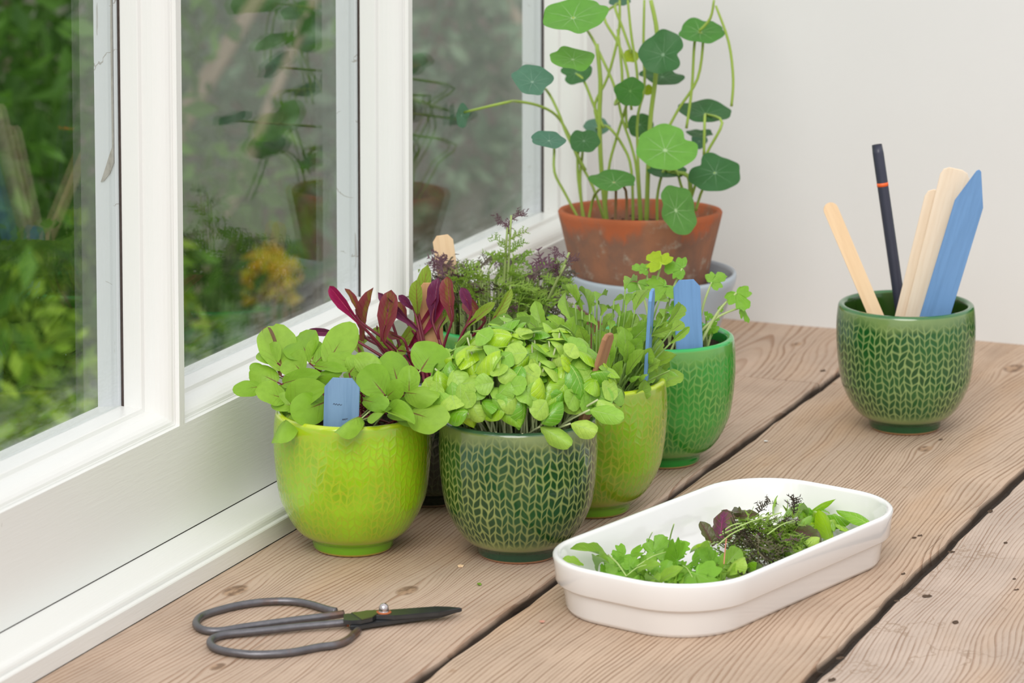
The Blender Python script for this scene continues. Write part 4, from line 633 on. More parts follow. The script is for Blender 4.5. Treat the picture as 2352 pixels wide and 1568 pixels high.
# --- basil dome
bs = empty('potted_basil', (.1583, .0482, 0), 'dark green herringbone pot crowded with a dome of bright basil seedlings', 'potted plant', 'herb pots on the table')
pot(bs, 'dark', .15); soil(bs, .0445, .080, 3)
rb = random.Random(5); pts = []
def stemline(vs, fs, root, tip, r=.0007, bend=.3):
    mid = (root[0]*.5+tip[0]*.5-tip[0]*bend*.15, root[1]*.5+tip[1]*.5-tip[1]*bend*.15, root[2]*.45+tip[2]*.55)
    v, f, _ = tube(None, [root, mid, tip], [r*1.1, r, r*.8], None, None, sides=5, res=3)
    fs += [tuple(i+len(vs) for i in q) for q in f]; vs += v
vs, fs = [], []
nb = 0; tries = 0
while nb < 285 and tries < 6000:
    tries += 1
    a = rb.uniform(0, 6.28); e = math.asin(rb.uniform(-.12, 1.0)); ce = math.cos(e)
    lump = 1+.07*math.sin(a*3+1)+.06*math.sin(a*5+e*4)
    shell = rb.choice((1.0, 1.0, .97, .88))
    p = Vector((.059*ce*math.cos(a)*lump*shell, .057*ce*math.sin(a)*lump*shell, .108+(.042 if e > 0 else .030)*math.sin(e)*lump*shell))
    big = rb.random() < .42
    if any((p-q).length < (.0068 if big else .0055) for q, _ in pts): continue
    pts.append((p, big)); nb += 1
    n = Vector((math.cos(a)*ce/.059, math.sin(a)*ce/.057, math.sin(e)/.048)).normalized()
    n = (n+Vector((rb.uniform(-.75, .75), rb.uniform(-.75, .75), rb.uniform(-.1, .7)))).normalized()
    out = Vector((math.cos(a), math.sin(a), -.25)); tn = (out-n*out.dot(n)).normalized(); R = Matrix.Rotation(rb.uniform(-1.7, 1.7), 3, n); tn = R@tn
    if big: L = rb.uniform(.0155, .0245); W_ = L*rb.uniform(.66, .85); me = rb.choice(L_ba)
    else: L = rb.uniform(.0115, .0165); W_ = L*rb.uniform(.95, 1.2); me = rb.choice(L_bc)
    G = Vector(bs.location); B = G+p-tn*L*.5
    leaf('leaf', me, bs, B, B+tn*L, W_, n)
    if nb % 2 == 0 or e < .1:
        rr_ = rb.uniform(.2, .8) if e > .1 else rb.uniform(.6, .84); root = (math.cos(a)*.043*rr_, math.sin(a)*.043*rr_, .081)
        stemline(vs, fs, root, tuple(p-n*.001-tn*L*.4), .0008)
# stragglers that hang over the lip
for bx, bz, tx, tz, yy, kk in ((.030, .096, .052, .088, -.037, 1), (.048, .098, .066, .096, -.030, 1), (.058, .106, .082, .104, -.022, 0), (.062, .112, .076, .099, -.018, 0), (.004, .092, .003, .078, -.047, 1), (.021, .092, .024, .079, -.044, 1)):
    G = Vector(bs.location); B = G+Vector((bx, yy, bz)); T = G+Vector((tx, yy-.003, tz))
    leaf('leaf', L_bc[kk], bs, B, T, .0125, (.38, -.92, .5)); stemline(vs, fs, (bx*.45, yy*.75, .081), (bx, yy, bz), .0008)
for k in range(90):
    a, q = rb.uniform(0, 6.28), .043*math.sqrt(rb.uniform(.15, .95)); a2 = a+rb.uniform(-.15, .15)
    stemline(vs, fs, (math.cos(a)*q, math.sin(a)*q, .081), (math.cos(a2)*q*1.12, math.sin(a2)*q*1.12, rb.uniform(.105, .125)), .0008)
o = obj('stems', mesh('stems', vs, fs, True, None, plain('basil_stalk', (.50, .55, .30), .45, .4, 0, .12, 50)), bs); o['kind'] = 'stuff'
# --- rocket
rk = empty('potted_rocket', (.1639, .1661, 0), 'yellowish olive glazed pot of upright rocket leaves behind the basil', 'potted plant', 'herb pots on the table')
pot(rk, 'olive', .9); soil(rk, .0445, .081, 4)
vs, fs = [], []
rr = random.Random(12); G = Vector(rk.location)
ROC = [tuple(t) for t in ROCKET]
for k in range(95):
    a = rr.uniform(0, 6.28); q = .04*math.sqrt(rr.random()); H = rr.uniform(.105, .142)-.25*max(0, q-.03)
    B = G+Vector((math.cos(a)*q*1.15, math.sin(a)*q*1.15, H-.02)); lean = rr.uniform(.2, 1.1)
    T = B+Vector((math.cos(a)*lean+rr.uniform(-.4, .4), math.sin(a)*lean+rr.uniform(-.4, .4), rr.uniform(.5, 1.2))).normalized()*rr.uniform(.013, .024)
    ROC.append((*B, *T, rr.uniform(.008, .0125), 0))
for i, (bx, by, bz, tx, ty, tz, wd, k) in enumerate(ROC):
    h = Vector((.38+rr.uniform(-.6, .6), -.92, .35+rr.uniform(-.2, .7)))
    me = L_bc[0] if k == 2 else (L_ro[2+i % 2] if k == 1 or i % 4 == 0 else L_ro[i % 2])
    leaf('leaf', me, rk, (bx, by, bz), (tx, ty, tz), wd*.95, h, rr.uniform(-.5, .5))
    Bl = loc((bx, by, bz), rk); s = min(1, .038/max(.001, math.hypot(Bl[0], Bl[1]))); stemline(vs, fs, (Bl[0]*s*.75, Bl[1]*s*.75, .082), Bl, .00075, .1)
o = obj('stems', mesh('stems', vs, fs, True, None, plain('rocket_stalk', (.24, .38, .09), .5, .4, 0, .2, 50)), rk); o['kind'] = 'stuff'
# --- fan leaves (coriander) and round leaves (nasturtium): polar blades
def disc_mesh(name, mat, lobes, seed, funnel=.1, cut=None, dx=.12, nr=7, na=60, wavy=.04):
    r = random.Random(seed); ph = [r.uniform(0, 6.28) for _ in range(3)]; v, uv, f = [(0, 0, -funnel)], [(.5, .5)], []
    for i in range(1, nr+1):
        for j in range(na):
            a = j/na*2*math.pi
            R = lobes(a, ph); x, y = R*math.cos(a), R*math.sin(a); t = i/nr
            z = -funnel*(1-t)**2+wavy*t*t*math.sin(a*3+ph[0])+wavy*.6*t*t*math.sin(a*5+ph[1])
            v.append((x*t+dx*t*t, y*t, z)); uv.append((.5+.5*t*math.cos(a), .5+.5*t*math.sin(a)))
    for j in range(na): f.append((0, 1+j, 1+(j+1) % na))
    for i in range(nr-1):
        for j in range(na): a, b = 1+i*na+j, 1+i*na+(j+1) % na; f.append((a, a+na, b+na, b))
    return mesh(name, v, f, True, uv, mat)
def nast_mat(name, a, b, rays=9, pale=(.48, .66, .36), tr=.28, rough=.5, vs_=.75):
    N = NT(name, rough, .35); uv = N.n('UVMap'); s = N.n('SeparateXYZ'); N.lk(uv.outputs[0], s.inputs[0])
    x = N.math('SUBTRACT', s.outputs[0], .5); y = N.math('SUBTRACT', s.outputs[1], .5)
    rad = N.math('SQRT', N.math('ADD', N.math('MULTIPLY', x, x), N.math('MULTIPLY', y, y)))
    nz = N.noise(N.obco(), 2.5, 4, .6); ang = N.math('ADD', N.math('ARCTAN2', y, x), N.math('MULTIPLY', nz, .25))
    fr = N.math('ABSOLUTE', N.math('SUBTRACT', N.math('FRACT', N.math('MULTIPLY', ang, rays/6.28318)), .5))
    ln = N.math('SUBTRACT', 1.0, N.step(N.math('MULTIPLY', fr, rad), .002, .009)); ln = N.math('MULTIPLY', ln, N.step(rad, .52, .1))
    dot = N.step(rad, .05, .025)
    c = N.mix(N.n('ObjectInfo').outputs['Random'], a, b); c = N.mix(N.math('MULTIPLY', N.step(nz, .35, .7), .3), c, tuple(q*.65 for q in a))
    c = N.mix(N.math('MULTIPLY', N.math('MAXIMUM', N.math('MULTIPLY', ln, vs_), dot), .95), c, pale)
    bf = N.n('NewGeometry').outputs['Backfacing']; c = N.mix(N.math('MULTIPLY', bf, .5), c, tuple(min(1, q*1.4+.04) for q in a))
    N.col(c); N.bump(N.math('SUBTRACT', nz, N.math('MULTIPLY', ln, .4)), .0012, .5)
    t = N.n('BsdfTranslucent'); N.lk(N.mix(.25, c, (.35, .6, .03)), t.inputs[0]); mx = N.n('MixShader'); mx.inputs[0].default_value = tr
    N.lk(N.b.outputs[0], mx.inputs[1]); N.lk(t.outputs[0], mx.inputs[2]); N.lk(mx.outputs[0], N.out.inputs[0]); return N.m
lob_n = lambda a, ph: 1+.03*math.sin(a*5+ph[0])+.045*math.sin(a*3+ph[1])+.02*math.sin(a*8+ph[2])-.16*max(0, math.cos(a-ph[2]))**22-.10*max(0, math.cos(a-ph[0]))**26-.08*max(0, math.cos(a-ph[1]))**30
def lob_c(a, ph):
    d = abs((a+math.pi) % (2*math.pi)-math.pi); v = .70+.34*abs(math.cos(a*1.5))**.7-.18*abs(math.sin(a*1.5))**14-.10*abs(math.sin(a*4.5+.2))**9+.15*(1-abs(((a*11/math.pi) % 2)-1))**1.4
    return v*.86*(1-.75*max(0, (d-2.3)/.85)**1.0 if d > 2.3 else 1)
NM = {0: nast_mat('nasturtium_leaf_light', (.13, .36, .05), (.17, .42, .06)), 1: nast_mat('nasturtium_leaf_dark', (.035, .14, .045), (.05, .17, .05), 9, (.25, .4, .25)), 2: nast_mat('nasturtium_leaf_bluish', (.07, .19, .13), (.10, .23, .16), 9, (.3, .45, .36)),
      3: nast_mat('nasturtium_leaf_mid', (.07, .24, .045), (.10, .28, .05)), 4: nast_mat('nasturtium_leaf_deep', (.03, .17, .012), (.03, .17, .012), 9, (.2, .4, .12), .35), 5: nast_mat('nasturtium_leaf_yellow', (.36, .48, .02), (.36, .48, .02), 7, (.5, .6, .1), .4)}
NME = {k: [disc_mesh('nasturtium_blade', m, lob_n, 10*k+s, .10, None, .08, wavy=.05) for s in (1, 2)] for k, m in NM.items()}
m_co = nast_mat('coriander_leaf', (.20, .44, .045), (.28, .52, .06), 9, (.46, .66, .24), .34, .42, .7); m_coy = nast_mat('coriander_leaf_yellow', (.42, .58, .02), (.42, .58, .03), 11, (.55, .65, .1), .4, .42, .3); m_cod = nast_mat('coriander_leaf_fresh', (.19, .45, .025), (.24, .50, .04), 9, (.42, .64, .18), .34, .4, .7)
COM = [disc_mesh('coriander_blade', m, lob_c, 5+i, .06, None, .35, wavy=.07, na=126) for i, m in enumerate((m_co, m_coy, m_cod))]
def disc_leaf(name, me, parent, P, n, R, spin):
    n = Vector(n).normalized(); x = Vector((0, 0, 1)).cross(n)
    x = x.normalized() if x.length > .05 else Vector((1, 0, 0)); y = n.cross(x); Rm = Matrix.Rotation(spin, 3, n); x, y = Rm@x, Rm@y
    o = bpy.data.objects.new(name, me); link(o, parent); P = Vector(P)-(Vector(parent.location) if parent else Vector())
    o.matrix_local = Matrix(((x.x*R, y.x*R, n.x*R, P.x), (x.y*R, y.y*R, n.y*R, P.y), (x.z*R, y.z*R, n.z*R, P.z), (0, 0, 0, 1))); return o
cg = empty('potted_coriander', (.1651, .3068, 0), 'bright mid green glazed pot with a few tall coriander stalks', 'potted plant', 'herb pots on the table')
pot(cg, 'green', 2.0); soil(cg, .0445, .082, 6)
rs = random.Random(9)
for i, (px, py, pz, nx, ny, nz, R, k) in enumerate(CORI):
    disc_leaf('leaf', COM[k], cg, (px, py, pz), (nx+rs.uniform(-.3, .3), ny, nz+.15), R*1.3, rs.uniform(0, 6.28) if i < 5 else -1.2)
    P = Vector(loc((px, py, pz), cg)); root = Vector((.024 if i in (4, 5, 6) else -.01, -.012 if i in (4, 5, 6) else .0, .083)); root += Vector((rs.uniform(-.008, .008), rs.uniform(-.008, .008), 0))
    tube_obj('stem', [root, root.lerp(P, .55)+Vector((0, 0, .006)), P], [.0013, .0010, .0007], cg, m_stem_g, sides=6, res=5)
for k in range(16):
    a = rs.uniform(0, 6.28); b = Vector((.018+math.cos(a)*.015, -.004+math.sin(a)*.015, .083)); t = b+Vector((rs.uniform(-.01, .012), rs.uniform(-.01, .01), rs.uniform(.014, .034)))
    tube_obj('stem', [b, b.lerp(t, .5)+Vector((.001, 0, 0)), t], [.0011, .0009, .0006], cg, m_stem_g, sides=5, res=3)
    disc_leaf('leaf', COM[k % 3 if k % 3 != 1 else 0], cg, t+Vector(cg.location), (rs.uniform(-.5, .8), -.8, .6), rs.uniform(.0035, .006), rs.uniform(0, 6))
# --- feathery mustard (mizuna)
def frond_mesh(name, mat, seed, n=9, wdt=.05, thin=.034):
    r = random.Random(seed); v, f, uv = [], [], []
    def ribbon(p, d, L, w0, nrm, k=4, bend=0.0):
        b0 = len(v); side = nrm.cross(d).normalized(); pts_ = []
        for i in range(k+1):
            t = i/k; q = p+d*L*t+nrm*bend*L*t*t; ww = w0*(1-.75*t)
            v.append(q-side*ww); v.append(q+side*ww+nrm*w0*.5); uv.append((.2, t)); uv.append((.8, t)); pts_.append(q)
        for i in range(k): a = b0+2*i; f.append((a, a+1, a+3, a+2))
        return pts_, side
    nrm = Vector((0, 0, 1)); b = r.uniform(-.5, -.2)
    pts_, side = ribbon(Vector((0, 0, 0)), Vector((0, 1, 0)), 1, thin*1.3, nrm, 9, b)
    for i in range(2, 10):
        for sg in (-1, 1):
            if r.random() < .12: continue
            t = i/9; L = (.36-.2*abs(t-.55))*r.uniform(.6, 1.2); d = (Vector((0, 1, 0))*r.uniform(.5, 1.1)+side*sg*1.0+nrm*r.uniform(-.3, .5)).normalized()
            q, s2 = ribbon(pts_[i], d, L, thin, nrm, 3, r.uniform(-.5, .4))
            for j in (1, 2, 3):
                for s3 in (-1, 1):
                    if r.random() < .2: continue
                    d2 = (d*.7+s2*s3*r.uniform(.6, 1.1)+nrm*r.uniform(-.4, .4)).normalized(); ribbon(q[j], d2, L*.42*r.uniform(.5, 1.2), thin*.75, nrm, 2, r.uniform(-.4, .4))
    return mesh(name, v, f, True, uv, mat)
m_mg = leaf_mat('mizuna_green', (.20, .36, .04), (.32, .46, .07), (.2, .3, .05), .02, 0, .3, .45); m_mp = leaf_mat('mizuna_purple', (.10, .075, .065), (.16, .15, .07), (.12, .04, .07), .02, 0, .2, .45); m_mv = leaf_mat('mizuna_violet', (.13, .055, .085), (.15, .08, .08), (.12, .02, .08), .02, 0, .2, .4)
FR = [frond_mesh('mizuna_blade', m, s) for s, m in ((1, m_mg), (2, m_mp), (3, m_mg), (4, m_mp), (5, m_mg), (6, m_mv))]
mz = empty('potted_mizuna', (.0406, .2971, 0), 'green-rimmed pot of feathery purple and green mustard nearest the middle window bar', 'potted plant', 'herb pots on the table')
pot(mz, 'green', .5); soil(mz, .0445, .081, 7)
vs, fs = [], []; rm = random.Random(31); G = Vector(mz.location)
for k in range(125):
    a = rm.uniform(0, 6.28); q = .056*math.sqrt(rm.random()); tx, ty = math.cos(a)*q, math.sin(a)*q*.8
    z = .131-.004*(q/.05)**2+rm.uniform(-.024, .006)
    B = Vector((tx*.8, ty*.8, z-.004)); d = Vector((math.cos(a)+rm.uniform(-.9, .9), math.sin(a)*.8+rm.uniform(-.9, .9), rm.uniform(-.1, .75))).normalized(); L = rm.uniform(.015, .027)
    purple = rm.random() < .42+.15*(tx < -.02)
    me = FR[rm.choice((1, 3, 5))] if purple else FR[rm.choice((0, 2, 4))]
    if B.x+mz.location.x < -.025: B.x = -.02-mz.location.x
    leaf('leaf', me, mz, G+B, G+B+d*L, L*1.15, (rm.uniform(-.3, .6), -.5, 1))
    r0 = min(.036, q*.75); stemline(vs, fs, (math.cos(a)*r0, math.sin(a)*r0, .082), tuple(B), .0009, .1)
    if k % 3 == 0: stemline(vs, fs, (math.cos(a)*r0*.9, math.sin(a)*r0, .082), tuple(B+Vector((.004, .002, -.006))), .0008, .2)
for (ax, ay, az), n_ in (((.0100, -.002, .168), 9), ((.066, -.03, .150), 5)):     # the two tall sprigs
    base = Vector((ax*.5, ay*.5, .083)); top = Vector((ax, ay, az))
    for w_ in (-.0015, .0015): stemline(vs, fs, (base.x+w_, base.y, .083), (top.x+w_, top.y, top.z+w_*3), .0010, .0)
    for k in range(n_):
        t = .55+.45*k/(n_-1); p = base.lerp(top, t); a = k*2.4
        d = Vector((math.cos(a), math.sin(a)*.6, .7)).normalized(); L = .014
        leaf('leaf', FR[5 if k > n_-4 else (0, 2)[k % 2]], mz, G+p, G+p+d*L, L*.8, (.2, -.8, .6))
o = obj('stems', mesh('stems', vs, fs, True, None, plain('mizuna_stalk', (.33, .42, .14), .5, .4, 0, .25, 50)), mz); o['kind'] = 'stuff'
# --- nasturtium in terracotta, standing in a grey blue bowl
def lathe(name, prof, mat, parent, n=72, smooth=True):
    v, f = [], []
    for r_, z in prof:
        for k in range(n): a = k/n*2*math.pi; v.append((r_*math.cos(a), r_*math.sin(a), z))
    for i in range(len(prof)-1):
        for k in range(n): a, b = i*n+k, i*n+(k+1) % n; f.append((a, b, b+n, a+n))
    return obj(name, mesh(name, v, f, smooth, None, mat), parent)
bowl_m = plain('pale_blue_grey_glaze', (.40, .46, .52), .3, .5, 0, .05, 20)
bw = lathe('outer_bowl', [(0, 0), (.040, 0), (.043, .002), (.0445, .012), (.047, .013), (.0545, .030), (.0555, .032), (.0625, .050), (.0680, .066), (.0690, .071), (.0684, .0735), (.0665, .0738), (.0650, .071), (.0600, .053), (.0500, .030), (.040, .012), (0, .010)], bowl_m, None)
bw.location = (.0563, .582, 0); bw.scale = (.977, .977, 1.053); tag(bw, 'pale blue grey ribbed bowl holding the terracotta nasturtium pot', 'bowl')
def terra():
    N = NT('weathered_terracotta', .85, .2); co = N.obco(); s = N.n('SeparateXYZ'); N.lk(co, s.inputs[0]); Z = s.outputs[2]
    n1 = N.noise(N.scl(co, (1, 1, .5)), 30, 5, .65); n2 = N.noise(co, 75, 4, .6)
    c = N.mix(N.step(n1, .35, .65), (.34, .155, .09), (.22, .125, .09)); c = N.mix(N.step(n2, .55, .75), c, (.40, .33, .26))
    top = N.step(N.math('ADD', Z, N.math('MULTIPLY', N.math('SUBTRACT', n1, .5), .09)), .100, .117); c = N.mix(top, c, (.46, .13, .055))
    N.col(c); N.bump(n2, .0015, .6); return N.m
nz_ = empty('potted_nasturtium', (.0490, .5740, .0125), 'weathered terracotta pot of tall nasturtium with round leaves standing in the blue grey bowl', 'potted plant')
tp = lathe('pot', [(0, 0), (.0440, 0), (.0455, .0015), (.0590, .077), (.0672, .1105), (.0678, .1135), (.0668, .1150), (.0640, .1152), (.0622, .1135), (.0560, .085), (.0420, .012), (0, .010)], terra(), nz_)
so = soil(nz_, .0580, .0985, 8)
tp.scale = (.97, .97, 1)
for q in (tp, so): q.rotation_mode = 'AXIS_ANGLE'; q.rotation_axis_angle = (math.radians(-2.6), .925, .38, 0)
for i, (px, py, pz, nx, ny, nz, R, k) in enumerate(NAST):
    disc_leaf('leaf', NME[k][i % 2], nz_, (px, py, pz), (nx, ny, nz), R*1.0, i*1.9)
for i, (pts_, k) in enumerate(NSTEM):
    P = [Vector(loc(p, nz_)) for p in pts_]
    e = P[-1] if P[-1].z < P[0].z else P[0]
    if e.z < .12:
        rr_ = math.hypot(e.x, e.y); s = min(1, .052/max(rr_, .001)); e.x *= s; e.y *= s; e.z = .099
    r0 = .0019 if k == 2 else .00115
    tube_obj('stem', P, [r0*(.85 if j == 0 else 1) for j in range(len(P))], nz_, m_stem_nr if k == 3 else m_stem_n, sides=7, res=4)
# ---------------------------------------------------------------- tool pot and what stands in it
tpot = empty('tool_pot', (.2991, .4658, 0), 'deep green herringbone pot holding sticks, a pencil and labels', 'pot')
pot(tpot, 'tool', 1.3, 1.025)
def grain(name, c, d, rough=.7, sc_=(1, 14, 1), amt=.5):
    N = NT(name, rough, .25); co = N.obco(); g_ = N.noise(N.scl(co, (220, 220, 14)), 1.2, 4, .6); h = N.noise(co, 45, 3)
    N.col(N.mix(N.math('MULTIPLY', N.step(g_, .4, .7), amt), c, d)); N.bump(N.math('ADD', g_, N.math('MULTIPLY', h, .4)), .0005, .5); return N.m
W_pale = grain('pale_birch', (.88, .74, .58), (.76, .59, .42)); W_tan = grain('tan_birch', (.82, .60, .38), (.70, .47, .27)); W_lab = grain('orange_tan_birch', (.62, .36, .18), (.50, .27, .12)); W_red = grain('reddish_stained_stick', (.36, .19, .10), (.22, .09, .04))
W_blue = grain('blue_painted_wood', (.17, .33, .60), (.13, .26, .48), .6, amt=.6); W_blue2 = grain('blue_grey_painted_wood', (.20, .33, .52), (.14, .25, .42), .6, amt=.7)
def slat(name, B, T, wd, th, tip, mat, label, cat, group=None, face=(.38, -.92, .1)):
    """flat wooden stick from B (foot) to T (top); tip outline by kind"""
    B, T = Vector(B), Vector(T); L = (T-B).length; h = wd/2
    if tip == 'round': top = [(h*math.cos(a), L-h+h*math.sin(a)) for a in [k/10*math.pi for k in range(11)]]
    elif tip == 'clip': top = [(h, L-h*.55), (h*.55, L), (-h*.55, L), (-h, L-h*.55)]
    elif tip == 'soft': top = [(h, L-h*.5), (h*.8, L-h*.15), (h*.4, L), (-h*.5, L), (-h*.85, L-h*.2), (-h, L-h*.6)]
    elif tip == 'point': top = [(h, L-h*2.5), (h*.16, L-h*.1), (h*.0, L), (-h*.16, L-h*.12), (-h, L-h*2.5)]
    out = [(-h, 0), (h, 0)]+top; bm = bmesh.new()
    a = [bm.verts.new((x, -th/2, z)) for x, z in out]; b = [bm.verts.new((x, th/2, z)) for x, z in out]; n = len(out)
    bm.faces.new(a); bm.faces.new(b[::-1])
    for i in range(n): bm.faces.new((a[i], b[i], b[(i+1) % n], a[(i+1) % n]))
    bmesh.ops.bevel(bm, geom=[e for e in bm.edges if abs(e.verts[0].co.y-e.verts[1].co.y) < 1e-6], offset=.0003, segments=2, affect='EDGES')
    o = from_bm(name, bm, mat)
    z = (T-B).normalized(); f = Vector(face); f = (f-z*f.dot(z)).normalized(); y = -f; x = y.cross(z)
    o.matrix_world = Matrix(((x.x, y.x, z.x, B.x), (x.y, y.y, z.y, B.y), (x.z, y.z, z.z, B.z), (0, 0, 0, 1)))
    return tag(o, label, cat, group)
slat('wooden_stick', (.3121, .452, .0166), (.2422, .452, .1681), .0110, .0020, 'round', W_tan, 'round-ended tan wooden stick leaning out of the tool pot', 'stick')
slat('plant_label', (.2923, .4690, .0150), (.3353, .4690, .1972), .0215, .0016, 'soft', W_pale, 'tall pale bare wood plant label behind the blue pointed one', 'label')
slat('plant_label', (.2841, .4720, .0150), (.3229, .4720, .1794), .0215, .0016, 'soft', W_pale, 'shorter pale bare wood plant label at the back of the bundle', 'label')
slat('plant_label', (.3010, .4640, .0150), (.3538, .4640, .1985), .0215, .0018, 'point', W_blue, 'blue painted pointed plant label in the tool pot', 'label')
pc = empty('pencil', (.3015, .482, .0150), 'dark navy pencil with an orange ring standing in the tool pot', 'pencil')
pb = plain('navy_pencil_lacquer', (.035, .038, .062), .35, .5, 0, .1, 80); po = plain('orange_band', (.85, .13, .02), .4)
d = Vector((.2714, .482, .2038))-Vector(pc.location); L = d.length; u_ = d.normalized()
tube_obj('barrel', [(0, 0, 0), u_*L*.5, u_*(L-.0012), u_*L], [.0042, .0042, .0042, .0034], pc, pb, sides=12, res=2)
tube_obj('ring', [u_*(L-.0262), u_*(L-.0235)], [.00435, .00435], pc, po, sides=18, res=1)
# labels in the herb pots
mk = slat('plant_label', (.0575, -.0075, .079), (.0590, -.0075, .1198), .0228, .0020, 'clip', W_blue2, 'blue grey clipped-corner plant label in the chard pot', 'label')
ink = plain('pencil_marks', (.05, .05, .07), .8)
scr = [(-.0055, .0235), (-.0048, .0243), (-.0040, .0233), (-.0033, .0242), (-.0024, .0231), (-.0016, .0240), (-.0007, .0232), (.0002, .0238)]
tube_obj('handwriting', [(x, -.00115, z) for x, z in scr], .00014, mk, ink, sides=4, res=3)
tube_obj('handwriting', [(x*.6+.004, -.00115, z-.009+x*.2) for x, z in scr], .00014, mk, ink, sides=4, res=3)
slat('wooden_stick', (.1990, .050, .079), (.2205, .050, .1505), .0120, .0030, 'clip', W_red, 'thin reddish stained wooden stick edge-on in the basil', 'stick', face=(.9, -.1, 0))
slat('plant_label', (.2050, .160, .082), (.2096, .160, .1566), .0200, .0022, 'clip', W_blue, 'blue plant label turned nearly edge-on in the rocket', 'label', face=(.95, .22, 0))
slat('plant_label', (.1935, .283, .082), (.1905, .283, .1385), .0190, .0020, 'clip', W_blue, 'broad blue plant label in the mid green coriander pot', 'label', face=(.45, -.89, .05))
slat('plant_label', (.0430, .172, .080), (.0419, .172, .1460), .0170, .0020, 'clip', W_lab, 'tan wooden plant label behind the red beet leaves', 'label')
slat('plant_label', (.0060, .302, .080), (-.0053, .302, .1525), .0150, .0020, 'clip', W_tan, 'tan wooden plant label poking above the feathery mustard', 'label')
# ---------------------------------------------------------------- forged scissors
iron = NT('forged_black_iron', .38, .5); iron.b.inputs['Metallic'].default_value = .75; _n = iron.noise(iron.obco(), 160, 4, .65); _n2 = iron.noise(iron.obco(), 45, 3)
iron.col(iron.mix(iron.step(_n2, .55, .72), iron.mix(_n, (.10, .10, .11), (.22, .21, .225)), (.17, .10, .07))); iron.put(iron.b.inputs['Roughness'], iron.math('ADD', .26, iron.math('MULTIPLY', _n, .3))); iron.bump(_n, .0004, .5)
blade_m = plain('dark_blade_steel', (.075, .08, .085), .36, .5, .8, .3, 120); olive_m = plain('olive_blade_shoulder', (.10, .115, .045), .35, .5, .5, .2, 90)
steel = plain('bright_rivet_steel', (.55, .50, .50), .2, .5, 1.0, .15, 200); rust = plain('orange_rust', (.42, .13, .05), .8, .2, .1, .3, 200)
sc_o = empty('scissors', (.1040, -.1500, 0), 'hand-forged black iron scissors with looped handles lying on the planks', 'scissors')
def L2(p, z): return (p[0]-.1040, p[1]+.1500, z)
def zr(i, n): return .0024
tube_obj('handle', [L2(p, .0026+.0020*max(0, (i-12)/4)) for i, p in enumerate(ROD1)], .00235, sc_o, iron.m, sides=12, res=5)
tube_obj('handle', [L2(p, .0026+.0014*max(0, (i-11)/4)) for i, p in enumerate(ROD2)], .00235, sc_o, iron.m, sides=12, res=5)
def plate(name, outl, z0, z1, mat, parent, bev=.0004):
    bm = bmesh.new(); n = len(outl); a = [bm.verts.new(L2(p, z0)) for p in outl]; b = [bm.verts.new(L2(p, z1)) for p in outl]
    bm.faces.new(a[::-1]); bm.faces.new(b)
    for i in range(n): bm.faces.new((a[i], a[(i+1) % n], b[(i+1) % n], b[i]))
    bmesh.ops.recalc_face_normals(bm, faces=bm.faces)
    bmesh.ops.bevel(bm, geom=[e for e in bm.edges if abs(e.verts[0].co.z-e.verts[1].co.z) < 1e-6], offset=bev, segments=2, affect='EDGES')
    return from_bm(name, bm, mat, parent)
plate('blade', BL2, .0018, .0044, blade_m, sc_o); bl = plate('blade', BL1, .0046, .0074, blade_m, sc_o)
sh = [BL1[i] for i in (1, 2, 3, 4)]+[tuple(.5*(a+b) for a, b in zip(BL1[4], BL1[5]))]+[BL1[11], BL1[12], BL1[13]]
plate('blade_shoulder', [(p[0]*.97+.03*sum(q[0] for q in sh)/8, p[1]*.97+.03*sum(q[1] for q in sh)/8) for p in sh], .0070, .0079, olive_m, bl, .0002)
lathe('rivet', [(.0034, 0), (.0034, .0006), (.0030, .0012), (.0030, .0014), (.0031, .0024), (.0027, .0042), (.0016, .0054), (.0001, .0058)], steel, sc_o, 28).location = L2(RIV, .0074)
lathe('washer', [(.0028, 0), (.0046, 0), (.0046, .0006), (.0030, .0009)], rust, sc_o, 28).location = L2(RIV, .0073)
r2 = Vector(ROD2[-1]); r1 = Vector(ROD2[-2]); dd = (r2-r1).normalized()
tube_obj('rust_ring', [L2((r2.x-dd.x*.0012, r2.y-dd.y*.0012), .0040), L2((r2.x, r2.y), .0040)], [.0026, .0026], sc_o, rust, sides=14, res=1)
# ---------------------------------------------------------------- white dish
DA, DC, DL, DW, DR = 1.3218, (.3048, .0374), .1286, .0673, .05
def rr_ring(L_, W_, R_, z, n=11):
    o = []
    for cx, cy, a0 in ((L_-R_, W_-R_, 0), (-L_+R_, W_-R_, 90), (-L_+R_, -W_+R_, 180), (L_-R_, -W_+R_, 270)):
        for k in range(n+1): a = math.radians(a0+90*k/n); o.append((cx+R_*math.cos(a), cy+R_*math.sin(a), z))
    # straight sides sampled too, bowed very slightly
    return o
def dish_mesh(mat):
    prof = [(.030, .0022), (.0130, .0022), (.0108, 0), (.0095, .0004), (.0080, .0030), (.0062, .0160), (.0056, .0172), (.0028, .0182), (.0020, .0192), (.0008, .0304), (.0001, .0336), (.0003, .0348), (.0012, .0356), (.0024, .0358), (.0038, .0352), (.0048, .0336), (.0075, .0200), (.0100, .0120), (.0150, .0072), (.0240, .0058), (.036, .0055)]
    v, f = [], []; rings = [rr_ring(DL-d_, DW-d_, max(.006, DR-d_*.85), z) for d_, z in prof]; n = len(rings[0])
    for q in rings: v += q
    for i in range(len(prof)-1):
        for k in range(n): a, b = i*n+k, i*n+(k+1) % n; f.append((a, b, b+n, a+n))
    f.append(tuple(range(n))[::-1]); f.append(tuple(range((len(prof)-1)*n, len(prof)*n)))
    return mesh('serving_dish', v, f, True, None, mat)
porc = NT('white_porcelain', .12, .5); porc.col((.83, .82, .81)); porc.b.inputs['Coat Weight'].default_value = .3
